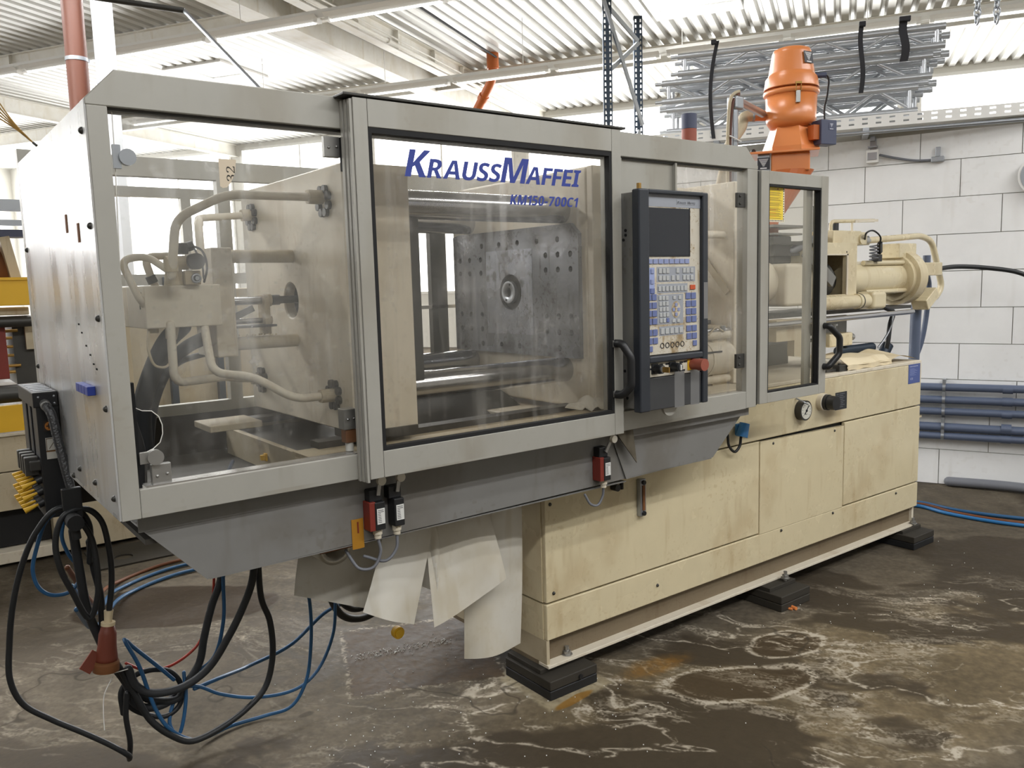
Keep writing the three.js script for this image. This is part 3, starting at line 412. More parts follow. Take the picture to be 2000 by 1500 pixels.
{ // guard frame
  const f = grp('guard_frame', mc, 'grey aluminium guard frame');
  const mcX = 2.322;
  part('top_rail', [poly([[0.0, 1.906], [0.0, 1.917], [0.062, 1.981], [2.253, 1.981], [mcX, 1.917], [mcX, 1.906]], 0.05, 0.002).translate(0, 0, -0.052)], M.alu, f);
  part('top_rail_lip', bx(0.042, 2.25, 1.897, 1.906, -0.05, -0.012), M.darkSteel, f);
  part('corner_post', bx(0, 0.042, 0.988, 1.904, -0.05, 0, 0.002), M.alu, f); part('right_post', [bx(2.26, 2.322, 0.99, 1.904, -0.05, 0, 0.002)], M.alu, f); part('post_groove', bx(2.323, 2.332, 0.995, 1.9, -0.04, -0.004), M.darkSteel, f);
  part('bottom_rail', bx(0.0425, 0.70, 0.988, 1.056, -0.05, 0, 0.002), M.alu, f); part('bottom_ledge', [bx(0.06, 0.6, 1.05, 1.06, -0.045, -0.005)], M.channel, f);
  part('bottom_rail', bx(1.55, 2.259, 0.988, 1.056, -0.05, 0.0, 0.002), M.alu, f); part('middle_post', bx(0.63, 0.68, 1.05, 1.9, -0.05, -0.012), M.alu, f); part('middle_post', bx(1.545, 1.6, 1.05, 1.9, -0.05, -0.006), M.alu, f);
  part('side_panel_blank', bx(1.6, 1.864, 1.056, 1.905, -0.03, -0.02), M.alu, f);
  // sliding track profile left of the door
  part('track_profile', [bx(0.589, 0.6012, 0.985, 1.972, 0.002, 0.014), bx(0.592, 0.6012, 0.985, 1.972, 0.018, 0.030), bx(0.594, 0.6012, 0.985, 1.972, 0.034, 0.046)], M.alu, f, 'grooved light track profile');
  part('top_track', bx(0.575, 1.56, 1.978, 1.985, -0.05, 0.055, 0.002), M.darkSteel, f);
  part('rear_frame', [bx(0, 2.32, 1.9, 1.965, -1.12, -1.08), bx(0, 2.32, 1.062, 1.10, -1.12, -1.08), ...[0.0, 0.62, 1.25, 2.28].map((x) => bx(x, x + 0.045, 1.10, 1.9, -1.12, -1.08)), bx(0.05, 2.28, 1.40, 1.415, -1.11, -1.09)], M.alu, f);
  part('rear_post', [bx(1.37, 1.4, 0.99, 1.9, -1.12, -1.09), bx(1.42, 1.43, 0.99, 1.9, -1.12, -1.09), bx(1.52, 1.6, 0.99, 1.9, -1.12, -1.09)], M.darkSteel, f);
  // end panel with screws and small latches
  const e = grp('end_panel', mc, 'bright aluminium sheet closing the left end');
  part('panel_sheet', poly([[0, 0.99], [0.06, 0.99], [1.04, 0.99], [1.04, 1.915], [0, 1.915]].map(([z, y]) => [z, y]), 0.004).rotateY(Math.PI / 2).translate(0.002, 0, -0.002).translate(-0.006, 0, 0), M.aluSide, e);
  for (const [y, z] of [[1.855, -0.039], [1.651, -0.036], [1.448, -0.036], [1.244, -0.039], [1.037, -0.036], [1.038, -0.243], [1.041, -0.439], [1.005, -0.544], [1.646, -1.02], [1.28, -1.02]]) part('screw', screw([-0.004, y, z], 'x-', 0.008), M.darkSteel, e);
  for (const [y, z] of [[1.645, -0.174], [1.676, -0.316]]) part('punched_slot', bx(-0.006, -0.0035, y - 0.022, y + 0.022, z - 0.009, z + 0.009), M.rust, e);
  part('blue_magnet_strip', [0, 1, 2, 3].map((k) => bx(-0.022, -0.004, 1.265, 1.287, -0.178 - 0.037 * k, -0.144 - 0.037 * k, 0.002)), M.logo, e, 'row of four blue magnets');
  for (const [y, z] of [[1.43, -0.28], [1.41, -0.25], [1.38, -0.21], [1.36, -0.17], [1.34, -0.14], [1.33, -0.11]]) part('rivet_holes', [0, 1].map((k) => disc('x', [-0.0045, y, z + 0.008 * k], 0.0022, 0.002, 8)), M.hole, e);
}
{ // fixed left window
  const w = grp('left_window', mc, 'clear guard window with a cut-out at its lower left');
  const pts = [[0.055, 1.898], [0.055, 1.235], [0.075, 1.235]]; for (let k = 0; k <= 8; k++) { const a = Math.PI / 2 - k / 8 * Math.PI; pts.push([0.078 + 0.03 * Math.cos(a), 1.187 + 0.046 * Math.sin(a)]); }
  pts.push([0.064, 1.135], [0.06, 1.06], [0.6, 1.06], [0.6, 1.898]);
  part('glass_pane', poly(pts, 0.001).translate(0, 0, -0.022), M.glassHazy, w);
  part('pane_edge', tube(pts.slice(0, 13).map(([x, y]) => [x, y, -0.0215]), 0.0012, 3, 5), M.edge, w);
  const clamp_ = (x, y, z = -0.012) => part('hinge_block', [bx(x, x + 0.044, y, y + 0.052, z - 0.016, z, 0.002), screw([x + 0.012, y + 0.024, z], 'z', 0.004), screw([x + 0.034, y + 0.027, z], 'z', 0.004)], M.chromeDull, w);
  clamp_(0.074, 1.055); clamp_(0.552, 1.835, -0.02);
  part('roller', [disc('z', [0.083, 1.125, -0.006], 0.018, 0.014, 24), bx(0.05, 0.075, 1.112, 1.138, -0.02, -0.008)], M.chromeDull, w); part('roller', [disc('z', [0.077, 1.8, -0.012], 0.018, 0.014, 24), bx(0.048, 0.064, 1.775, 1.826, -0.02, -0.01)], M.galv, w);
  part('hinge_strip', [bx(0.594, 0.604, 1.8, 1.885, -0.02, 0.0), bx(0.6, 0.612, 1.12, 1.18, -0.02, 0.0)], M.blackSoft, w); part('hinge_strip', bx(0.0425, 0.052, 1.05, 1.3, -0.03, -0.014), M.hole, w);
  const sw = part('door_switch', [bx(0.568, 0.606, 1.122, 1.178, -0.06, -0.022, 0.002)], M.chromeDull, w, 'small safety switch with red-brown body'); part('switch_body', bx(0.572, 0.604, 1.085, 1.122, -0.055, -0.026, 0.003), M.rust, sw); part('cable_gland', bar([0.588, 1.062, -0.04], [0.588, 1.086, -0.04], 0.011, 12), M.white, sw); part('switch_screws', [screw([0.579, 1.15, -0.022], 'z', 0.0035), screw([0.596, 1.151, -0.022], 'z', 0.0035)], M.chrome, sw);
  // torn paper tag with a number stuck on the pane
  const tagTex = canvasTex(128, 160, (c) => { c.fillStyle = '#d8c9b2'; c.fillRect(0, 0, 128, 160); c.save(); c.translate(86, 104); c.rotate(-Math.PI / 2); c.fillStyle = '#2a2620'; c.font = '84px serif'; c.fillText('32', -22, 26); c.restore(); });
  const tg = poly([[0.280, 1.812], [0.280, 1.748], [0.286, 1.744], [0.296, 1.746], [0.306, 1.757], [0.318, 1.782], [0.322, 1.812]], 0.0006); const tp = tg.attributes.position, tu = tg.attributes.uv; for (let i = 0; i < tp.count; i++) tu.setXY(i, (tp.getX(i) - 0.28) / 0.0425, (tp.getY(i) - 1.744) / 0.068); tg.userData.ownUv = true;
  part('paper_tag', tg.translate(0, 0, -0.020), ptex(tagTex, { side: THREE.DoubleSide }), w, 'torn paper tag reading 32');
}
{ // sliding door
  const d = grp('sliding_door', mc, 'large sliding guard door with blue lettering');
  const z0 = 0.008, z1 = 0.05, X0 = 0.602, X1 = 1.542, Y0 = 0.993, Y1 = 1.976, g0 = 0.642, g1 = 1.502, h0 = 1.065, h1 = 1.906;
  part('stile', bx(X0, g0, Y0, Y1, z0, z1, 0.002), M.alu, d); part('stile', bx(g1, X1, Y0, Y1, z0, z1, 0.002), M.alu, d);
  part('rail', bx(g0 + 0.0008, g1 - 0.0008, h1, Y1, z0, z1, 0.002), M.alu, d); part('rail', bx(g0 + 0.0008, g1 - 0.0008, Y0, h0, z0, z1, 0.002), M.alu, d);
  const s = 0.011; part('glass_seal', [bx(g0, g0 + s, h0, h1, 0.026, z1 - 0.002), bx(g1 - s, g1, h0, h1, 0.026, z1 - 0.002), bx(g0 + s, g1 - s, h1 - s * 1.3, h1, 0.026, z1 - 0.002), bx(g0 + s, g1 - s, h0, h0 + s, 0.026, z1 - 0.002)], M.blackSoft, d, 'black rubber glazing seal');
  part('glass_pane', bx(g0 + s, g1 - s, h0 + s, h1 - s, 0.034, 0.0345), M.glass, d);
  function word(items, depth = 0.0016) {       // items: [text, size, gap]
    const gs = []; let at = 0;
    for (const [t, size, gap] of items) for (const ch of t) { const g = letters(ch, size, depth), b = g.boundingBox; g.translate(at - b.min.x, 0, 0); at += b.max.x - b.min.x + gap; gs.push(g); }
    const all = merge(gs); all.applyMatrix4(new THREE.Matrix4().set(1, 0.22, 0, 0, 0, 1, 0, 0, 0, 0, 1, 0, 0, 0, 0, 1)); all.computeBoundingBox(); return [all, at];
  }
  const fit = ([g, w], x0, x1, y, z) => { const k = (x1 - x0) / w; return g.scale(k, 1, 1).translate(x0, y, z); };
  const brand = fit(word([['K', 0.072, 0.003], ['RAUSS', 0.051, 0.0045], ['M', 0.072, 0.003], ['AFFEI', 0.051, 0.0045]]), 0.752, 1.374, 1.7905, 0.035);
  part('lettering', brand, M.logo, d, 'blue KRAUSSMAFFEI lettering');
  part('lettering', fit(word([['KM150-700C1', 0.0285, 0.004]]), 1.101, 1.366, 1.729, 0.035), M.logo, d, 'blue KM150-700C1 type lettering');
  const h = grp('door_handle', d, 'black bow handle'); part('grip', pipe([[1.508, 1.296, z1], [1.508, 1.296, z1 + 0.03], [1.522, 1.252, z1 + 0.055], [1.522, 1.158, z1 + 0.055], [1.508, 1.128, z1 + 0.03], [1.508, 1.128, z1]], 0.0135, 0.012, 12), M.black, h); part('handle_plate', [bx(1.494, 1.54, 1.284, 1.306, z1, z1 + 0.003), bx(1.494, 1.54, 1.12, 1.14, z1, z1 + 0.003), screw([1.53, 1.297, z1 + 0.003], 'z', 0.005), screw([1.53, 1.13, z1 + 0.003], 'z', 0.005)], M.chromeDull, h);
}
{ // right window and hinged door
  const w = grp('right_window', mc, 'fixed guard window right of the control panel');
  part('glass_pane', bx(1.864, 2.26, 1.056, 1.9, -0.022, -0.021), M.glass, w); part('window_bar', bx(1.862, 1.87, 1.056, 1.9, -0.03, -0.005), M.alu, w);
  for (const y of [1.76, 1.15]) part('hinge', [bx(2.21, 2.258, y, y + 0.055, -0.02, -0.008, 0.002), screw([2.225, y + 0.014, -0.008], 'z', 0.005), screw([2.225, y + 0.042, -0.008], 'z', 0.005)], M.darkSteel, w);
  const d = grp('hinged_door', mc, 'narrow glazed guard door at the right');
  const X0 = 2.334, X1 = 2.79, Y0 = 0.998, Y1 = 1.903, b = 0.05;
  part('stile', bx(X0, X0 + b, Y0, Y1, -0.03, 0.008, 0.002), M.alu, d); part('stile', bx(X1 - b, X1, Y0, Y1, -0.03, 0.008, 0.002), M.alu, d);
  part('rail', bx(X0 + b, X1 - b, Y1 - b, Y1, -0.03, 0.008, 0.002), M.alu, d); part('rail', bx(X0 + b, X1 - b, Y0, Y0 + b * 0.8, -0.03, 0.008, 0.002), M.alu, d);
  const s = 0.006, a = X0 + b, c = X1 - b, y0 = Y0 + b * 0.8, y1 = Y1 - b; part('glass_seal', [bx(a, a + s, y0, y1, -0.02, 0.006), bx(c - s, c, y0, y1, -0.02, 0.006), bx(a, c, y1 - s * 1.4, y1, -0.02, 0.006), bx(a, c, y0, y0 + s, -0.02, 0.006)], M.blackSoft, d, 'black rubber glazing seal');
  part('glass_pane', bx(a + s, c - s, y0 + s, y1 - s, -0.012, -0.0115), M.glassClear, d); part('back_frame', [bx(c - 0.05, c - s, y0, y1, -0.045, -0.03)], M.alu, d);
  const sign = canvasTex(256, 320, (q) => { q.fillStyle = '#efe7cf'; q.fillRect(0, 0, 256, 320); q.strokeStyle = '#3b2a22'; q.lineWidth = 12; q.setLineDash([11, 11]); q.strokeRect(12, 12, 232, 296); q.setLineDash([]); q.fillStyle = '#f0d23c'; q.fillRect(20, 20, 216, 280); q.fillStyle = '#7a5a28'; for (let y = 34; y < 290; y += 9) if (y % 45 !== 7) { const n = (y * 37) % 60; q.fillRect(34, y, 190 - n, 3.5); } q.fillStyle = '#a8341f'; q.fillRect(150, 26, 18, 8); for (const y of [212, 240, 268]) q.fillRect(44, y, 90, 4); });
  printed(0.116, 0.142, sign, d, 'warning_notice', (m) => m.position.set(2.451, 1.782, -0.0108), {}).userData.label = 'yellow notice with a black hazard border';
  const h = grp('door_handle', d, 'black bow handle'); part('grip', pipe([[X1 - 0.015, 1.285, 0.005], [X1 - 0.015, 1.285, 0.03], [X1 + 0.035, 1.235, 0.05], [X1 + 0.035, 1.165, 0.05], [X1 - 0.015, 1.112, 0.03], [X1 - 0.015, 1.112, 0.005]], 0.0135, 0.014, 12), M.black, h);
}
{ // control panel
  const p = grp('control_panel', mc, 'black control terminal with grey screen and blue keys');
  const zf = 0.1;
  part('back_box', [bx(1.56, 1.885, 1.075, 1.78, 0.002, 0.082, 0.003)], M.metalGrey, p); part('cover_hinge', Array.from({ length: 12 }, (_, k) => bx(1.556, 1.563, 1.085 + k * 0.058, 1.138 + k * 0.058, 0.078, 0.088)), M.metalGrey, p);
  part('side_screws', [[1.66, 0.03], [1.645, 0.03], [1.63, 0.02], [1.13, 0.03], [1.11, 0.03], [1.2, 0.02]].map(([y, z]) => disc('x', [1.559, y, z + 0.02], 0.005, 0.003, 10)), M.hole, p);
  const outer = rect(1.552, 1.897, 1.066, 1.788), inner = rect(1.603, 1.866, 1.068 + 0.006, 1.772);
  part('bezel', [bx(1.552, 1.6, 1.066, 1.788, 0.084, 0.118, 0.006), bx(1.868, 1.897, 1.066, 1.788, 0.084, 0.112, 0.005), bx(1.6, 1.868, 1.774, 1.788, 0.084, 0.116, 0.004), bx(1.6, 1.868, 1.225, 1.248, 0.084, 0.114, 0.006)], M.housing, p);
  part('lower_cover', bx(1.6, 1.868, 1.066, 1.175, 0.084, 0.104, 0.003), M.housingLow, p);
  part('faceplate', bx(1.6, 1.868, 1.25, 1.774, 0.084, 0.0985, 0.002), M.face, p, 'worn cream key panel'); part('header', bx(1.6, 1.868, 1.735, 1.774, 0.0985, 0.0995), M.greyField, p);
  const lab = canvasTex(256, 48, (c) => { c.fillStyle = '#9a9ea6'; c.fillRect(0, 0, 256, 48); c.fillStyle = '#16171b'; c.font = 'italic bold 40px sans-serif'; c.fillText('K', 4, 40); c.font = 'italic bold 30px sans-serif'; c.fillText('RAUSS', 34, 40); c.font = 'italic bold 40px sans-serif'; c.fillText('M', 142, 40); c.font = 'italic bold 30px sans-serif'; c.fillText('AFFEI', 174, 40); });
  printed(0.092, 0.0155, lab, p, 'maker_label', (m) => m.position.set(1.795, 1.752, 0.0998));
  part('screen', bx(1.606, 1.812, 1.577, 1.732, 0.098, 0.1, 0.001), M.screen, p, 'dark grey display'); part('screen_edge', [bx(1.603, 1.606, 1.574, 1.735, 0.0985, 0.101), bx(1.812, 1.815, 1.574, 1.735, 0.0985, 0.101), bx(1.606, 1.812, 1.574, 1.577, 0.0985, 0.101)], M.ink, p);
  for (const [a, b, c, e] of [[1.652, 1.842, 1.49, 1.540], [1.653, 1.803, 1.453, 1.484], [1.653, 1.781, 1.35, 1.449], [1.662, 1.782, 1.312, 1.343]]) part('key_field', bx(a, b, c, e, 0.0985, 0.0992), M.greyField, p); part('key_field', bx(1.601, 1.641, 1.452, 1.538, 0.0985, 0.0992), M.blueField, p);
  const key = (x, y, w, h, m) => part('key', bx(x - w / 2, x + w / 2, y - h / 2, y + h / 2, 0.0988, 0.1022, 0.0012), m, p);
  for (let k = 0; k < 8; k++) key(1.6185 + k * 0.0258, 1.558, 0.022, 0.016, M.keyLight);
  for (const y of [1.527, 1.503]) for (const x of [1.667, 1.685, 1.703, 1.729, 1.752, 1.785, 1.803, 1.824]) if (!(y > 1.51 && x === 1.729)) key(x, y, 0.014, 0.017, M.keyGrey);
  for (let k = 0; k < 8; k++) key(1.664 + k * 0.0182, 1.468, 0.013, 0.017, M.keyGrey); key(1.828, 1.47, 0.026, 0.016, M.keyOrange).userData.label = 'orange key';
  for (const [x, y] of [[1.629, 1.526], [1.628, 1.492]]) key(x, y, 0.013, 0.015, M.keyLight); for (const x of [1.608, 1.63]) key(x, 1.462, 0.019, 0.017, M.keyBlue);
  for (let r = 0; r < 5; r++) for (let c = 0; c < 3; c++) key(1.666 + c * 0.0165 + r * 0.001, 1.437 - r * 0.0185, 0.0125, 0.0145, c === 2 && r === 4 ? M.keyBlue : M.keyGrey);
  key(1.735, 1.437, 0.013, 0.012, M.keyGrey); key(1.762, 1.437, 0.013, 0.013, M.keyGrey); for (const x of [1.732, 1.755]) key(x, 1.359, 0.014, 0.011, M.keyGrey);
  part('cursor_pad', disc('z', [0, 0, 0], 1, 0.0012, 32).scale(0.022, 0.028, 1).translate(1.744, 1.397, 0.0994), M.face, p); for (const [x, y] of [[0, 0.016], [0, -0.016], [0.0125, 0], [-0.0125, 0]]) key(1.744 + x, 1.397 + y, 0.0115, 0.0115, M.keyLight);
  for (let r = 0; r < 4; r++) { for (const x of [1.612, 1.637]) key(x + r * 0.0008, 1.441 - r * 0.0265, 0.0215, 0.0205, M.keyBlue); for (const x of [1.804, 1.832]) key(x + r * 0.001, 1.441 - r * 0.0265, 0.024, 0.0215, M.keyBlue); }
  for (let r = 0; r < 2; r++) { for (const x of [1.615, 1.641]) key(x + r * 0.001, 1.325 - r * 0.0275, 0.022, 0.021, M.keyBlue); for (const x of [1.808, 1.836]) key(x + r * 0.001, 1.33 - r * 0.0265, 0.024, 0.021, M.keyBlue); } key(1.617, 1.271, 0.022, 0.019, M.keyBlue); key(1.839, 1.278, 0.02, 0.019, M.keyBlue);
  for (let k = 0; k < 5; k++) key(1.6765 + k * 0.0228, 1.327, 0.017, 0.02, M.keyGrey);
  for (let k = 0; k < 5; k++) part('indicator', [new THREE.TorusGeometry(0.0085, 0.0013, 6, 20).translate(1.676 + k * 0.025, 1.279, 0.0995)], M.ink, p);
  part('switch_strip', bx(1.6, 1.866, 1.177, 1.224, 0.084, 0.1, 0.001), M.stripWhite, p, 'white strip with key switches');
  part('strip_print', [[1.615, 1.205], [1.66, 1.216], [1.69, 1.216], [1.76, 1.216], [1.78, 1.217], [1.655, 1.188], [1.735, 1.188], [1.77, 1.188]].map(([x, y]) => bx(x, x + 0.018, y - 0.003, y + 0.003, 0.1, 0.1004)), M.ink, p);
  for (const [x, k] of [[1.636, 1], [1.722, 0]]) { const s = part('key_switch', [bx(x - 0.016, x + 0.016, 1.187, 1.222, 0.1, 0.105, 0.002), disc('z', [x, 1.205, 0.118], 0.0145, 0.036, 20)], M.black, p, k ? 'black key switch with a key in it' : 'black rotary switch'); part('switch_face', disc('z', [x, 1.205, 0.1365], 0.0105, 0.003, 18), k ? M.galv : M.ink, s); part(k ? 'inserted_key' : 'pointer', bx(x - 0.002, x + 0.002, 1.196, 1.214, 0.137, k ? 0.166 : 0.143), k ? M.brass : M.white, s); }
  const es = part('emergency_stop', [bx(1.80, 1.83, 1.186, 1.228, 0.1, 0.103)], M.yellow, p, 'red emergency stop button'); part('collar', disc('z', [1.824, 1.206, 0.118], 0.019, 0.034, 24), M.redPush, es); part('push_button', [disc('z', [1.824, 1.206, 0.145], 0.021, 0.024, 28)], M.redPush, es);
  for (const [a, b, y1] of [[1.73, 1.78, 1.186], [1.812, 1.858, 1.186]]) part('tape_strip', bx(a, b, 1.064, y1, 0.1035, 0.1045), M.tape, p, 'strip of clear tape'); part('tape_strip', bx(1.872, 1.892, 1.36, 1.485, 0.1122, 0.113), M.tape, p, 'strip of clear tape');
  part('top_peg', bx(1.6, 1.612, 1.788, 1.812, 0.06, 0.072, 0.002), M.brass, p);
  part('foot_lug', [disc('z', [1.735, 1.068, 0.075], 0.035, 0.01, 24)], M.alu, p);
}
{ // clamp unit behind the guard: platens, tie bars, ejector
  const c = grp('clamp_unit', mc, 'clamping unit with platens and steel tie bars');
  const zc = -0.63, yT = 1.757, yB = 1.178, zFr = -0.33, zRe = -0.93, R = 0.046, bars = [[yT, zFr], [yT, zRe], [yB, zFr], [yB, zRe]];
  part('moving_platen', [poly([[-1.035, 1.075], [-0.215, 1.075], [-0.215, 1.852], [-1.035, 1.852]], 0.21, 0.004, [[...Array.from({ length: 28 }, (_, k) => [zc + 0.062 * Math.cos(k / 28 * 6.2832), 1.464 + 0.062 * Math.sin(k / 28 * 6.2832)])]]).rotateY(Math.PI / 2).scale(1, 1, -1).translate(0, 0, 0)], M.creamIn, c);
  const plat = c.children[c.children.length - 1]; { const p = plat.geometry.attributes.position, n = plat.geometry.attributes.normal; let lo = 9; for (let i = 0; i < p.count; i++) lo = Math.min(lo, p.getX(i)); for (let i = 0; i < p.count; i++) p.setX(i, p.getX(i) - lo + 0.69); const ix = p.array; for (let i = 0; i < p.count; i += 3) for (const A of [p, n]) for (let q = 0; q < 3; q++) { const t = A.array[(i + 1) * 3 + q]; A.array[(i + 1) * 3 + q] = A.array[(i + 2) * 3 + q]; A.array[(i + 2) * 3 + q] = t; } metres(plat.geometry); }
  part('platen_bore', [new THREE.CylinderGeometry(0.0615, 0.0615, 0.2, 28, 1, true).rotateZ(Math.PI / 2).translate(0.8, 1.464, zc), disc('x', [0.73, 1.464, zc], 0.061, 0.01)], M.blackSoft, c);
  part('clamp_face', bx(0.905, 0.955, 1.205, 1.71, -1.02, -0.24, 0.003), M.darkSteel, c);
  for (const [y, z] of bars) { part('tie_bar', bar([0.9, y, z], [1.62, y, z], R, 36), M.chrome, c); part('tie_bar_bolts', Array.from({ length: 8 }, (_, k) => disc('x', [0.686, y + 0.036 * Math.sin(k * 0.785 + 0.4), z + 0.036 * Math.cos(k * 0.785 + 0.4)], 0.0125, 0.016, 12)), M.darkSteel, c); }
  // fixed platen with bolt holes and centring ring
  const f = part('fixed_platen', [bx(1.618, 1.87, 1.04, 1.9, -1.06, -0.20, 0.01)], M.creamIn, c);
  const holes = []; const ys = [[1.655, [-0.34, -0.46, -0.58, -0.70, -0.82]], [1.60, [-0.27, -0.34, -0.41, -0.83, -0.91, -0.98]], [1.545, [-0.27, -0.34, -0.41, -0.83, -0.91, -0.98]], [1.375, [-0.27, -0.34, -0.41, -0.83, -0.91, -0.98]], [1.315, [-0.27, -0.34, -0.41, -0.83, -0.91, -0.98]], [1.255, [-0.34, -0.42, -0.58, -0.70, -0.83]]];
  for (const [y, zs] of ys) for (const z of zs) holes.push([y, z]);
  const circ = (x, y, r, n = 12) => Array.from({ length: n }, (_, k) => [x + r * Math.cos(k / n * 6.2832), y + r * Math.sin(k / n * 6.2832)]);
  const fp = poly([[-1.03, 1.222], [-0.228, 1.222], [-0.228, 1.67], [-0.27, 1.708], [-0.99, 1.708], [-1.03, 1.70]], 0.02, 0, [...holes.map(([y, z]) => circ(z, y, 0.0112)), circ(zc, 1.465, 0.07, 30)]).rotateY(-Math.PI / 2);
  { const p = fp.attributes.position, n = fp.attributes.normal; let lo = 9; for (let i = 0; i < p.count; i++) lo = Math.min(lo, p.getX(i)); for (let i = 0; i < p.count; i++) { p.setX(i, 1.6 + (p.getX(i) - lo)); } }
  const pl = part('mould_plate', fp, M.plate, c, 'steel mounting plate with bolt holes');
  part('hole_bottoms', holes.map(([y, z]) => disc('x', [1.6175, y, z], 0.0112, 0.002, 10)), M.hole, pl);
  { const w = poly([[-0.79, 1.30], [-0.49, 1.30], [-0.49, 1.63], [-0.79, 1.63]], 0.0008, 0, [circ(zc, 1.465, 0.0705, 30)]).rotateY(-Math.PI / 2).translate(1.6, 0, 0); part('wear_patch', w, M.patch, pl, 'bright mottled contact area'); } 
  const ring = part('centring_ring', new THREE.LatheGeometry([[0.02, 0.004], [0.02, 0.016], [0.042, 0.016], [0.044, 0.014], [0.044, 0.0]].map((p) => new THREE.Vector2(...p)), 40).rotateZ(Math.PI / 2).translate(1.603, 1.465, zc), M.galv, pl, 'steel centring ring');
  part('recess_floor', [disc('x', [1.616, 1.465, zc], 0.0695, 0.004, 36)], M.darkSteel, pl);
  part('nozzle_bore', disc('x', [1.606, 1.465, zc], 0.021, 0.006), M.hole, ring); part('ring_screws', [[0.03, 0.012], [-0.03, -0.012]].map(([a, b]) => disc('x', [1.586, 1.465 + a, zc + b], 0.004, 0.003, 8)), M.hole, ring);
  part('front_plate_corner', bx(1.62, 1.9, 1.05, 1.9, -0.2, -0.17, 0.004), M.creamIn, c);
  // bed rails and drip edge under the platens
  part('bed_rail', [bx(0.53, 1.9, 1.018, 1.03, -0.3, -0.07), bx(0.53, 1.9, 1.03, 1.05, -0.1, -0.075)], M.creamDirty, c); part('bed_rail', [bx(0.56, 1.9, 1.0, 1.03, -1.06, -0.96)], M.creamDirty, c);
  part('bed_side', [bx(0.56, 0.58, 0.92, 1.012, -0.98, -0.36), bx(0.58, 1.43, 0.92, 1.0, -0.38, -0.36), bx(0.36, 0.52, 1.08, 1.1, -0.66, -0.5, 0.003)], M.creamDirty, c); part('guide_rail', [bx(0.6, 1.62, 1.03, 1.05, -0.33, -0.27), bx(0.6, 1.62, 1.03, 1.05, -0.95, -0.88), bx(0.58, 1.62, 0.995, 1.005, -0.96, -0.36)], M.darkSteel, c); part('guide_shoe', bx(0.69, 0.90, 1.05, 1.075, -0.35, -0.2), M.darkSteel, c);
  part('chute', [plankBar([1.0, 1.03, -0.62], [1.6, 1.03, -0.62], 0.5, 0.004, V(0, 1, 0.4))], M.darkSteel, c);
  part('rag', sheet((u, v) => [1.50 + 0.15 * u, 1.058 + 0.035 * Math.sin(u * 3.1) * Math.sin(v * 2.9 + 0.3) + 0.008 * Math.sin(u * 17), -0.2 + 0.09 * v], 10, 6), M.stripWhite, c, 'crumpled pale rag');
  // cylinder block with ejector
  part('cylinder_block', bx(0.205, 0.42, 1.40, 1.522, -0.80, -0.5, 0.004), M.creamIn, c); part('block_slots', [[1.497, 1.51], [1.465, 1.485]].map(([a, b], k) => bx(0.2035, 0.206, a - 0.01, b - 0.006, -0.535 - 0.02 * k, -0.53 - 0.02 * k)), M.hole, c);
  part('ejector_plate', bx(0.415, 0.478, 1.3, 1.632, -0.75, -0.55, 0.004), M.creamIn, c);
  for (const [y, z] of [[1.607, -0.6], [1.335, -0.6]]) part('spacer_rod', bar([0.47, y, z], [0.69, y, z], 0.0205, 20), M.creamDirty, c);
  part('ejector_rod', bar([0.47, 1.468, zc], [0.60, 1.468, zc], 0.013, 18), M.chrome, c); part('ejector_rod', bar([0.47, 1.404, zc], [0.615, 1.404, zc], 0.009, 14), M.chrome, c);
  part('ejector_cross', [bx(0.588, 0.607, 1.36, 1.486, -0.66, -0.60, 0.003), disc('x', [0.61, 1.468, zc], 0.02, 0.02, 18), disc('x', [0.614, 1.404, zc], 0.013, 0.012, 14)], M.creamDirty, c); part('ejector_pin', [bar([0.61, 1.468, zc], [0.80, 1.468, zc], 0.0125, 14), bar([0.625, 1.468, zc], [0.65, 1.468, zc], 0.0165, 8)], M.darkSteel, c);
  part('scale_bar', [plankBar([0.47, 1.416, -0.57], [0.54, 1.446, -0.57], 0.02, 0.008), bx(0.475, 0.61, 1.385, 1.392, -0.66, -0.56)], M.darkSteel, c);
  part('pellet_spill', Array.from({ length: 26 }, () => new THREE.IcosahedronGeometry(0.003, 0).translate(0.48 + rnd() * 0.14, 1.358 + rnd() * 0.004, -0.6 + (rnd() - 0.5) * 0.02)), M.bag, c).userData.kind = 'stuff';
  // oil pipes
  const P = (pts, r, m = M.creamIn, b = 0.04) => part('oil_pipe', pipe(pts, r, b, 12), m, c);
  const nut = (p, q) => part('pipe_nut', bar(p, q, 0.0225, 6), M.creamDirty, c);
  P([[0.69, 1.768, zFr], [0.40, 1.766, zFr], [0.27, 1.70, -0.37], [0.262, 1.548, -0.42]], 0.0125); nut([0.68, 1.768, zFr], [0.635, 1.768, zFr]);
  P([[0.69, 1.766, zRe], [0.50, 1.75, zRe], [0.45, 1.715, -0.75], [0.405, 1.715, -0.62], [0.407, 1.60, -0.62]], 0.0125); nut([0.69, 1.766, zRe], [0.65, 1.763, zRe]);
  P([[0.69, 1.178, zFr], [0.56, 1.178, zFr], [0.455, 1.252, -0.37], [0.36, 1.266, -0.44], [0.37, 1.41, -0.52]], 0.0125); nut([0.685, 1.178, zFr], [0.64, 1.178, zFr]);
  P([[0.27, 1.41, -0.5], [0.268, 1.24, -0.5], [0.45, 1.235, -0.6], [0.60, 1.19, -0.93], [0.69, 1.18, zRe]], 0.0125); nut([0.69, 1.18, zRe], [0.65, 1.185, -0.93]);
  P([[0.26, 1.56, -0.43], [0.22, 1.605, -0.5], [0.15, 1.595, -0.5], [0.19, 1.49, -0.5], [0.207, 1.47, -0.52]], 0.0105); P([[0.29, 1.607, -0.55], [0.225, 1.605, -0.55], [0.24, 1.545, -0.55], [0.25, 1.52, -0.55]], 0.011);
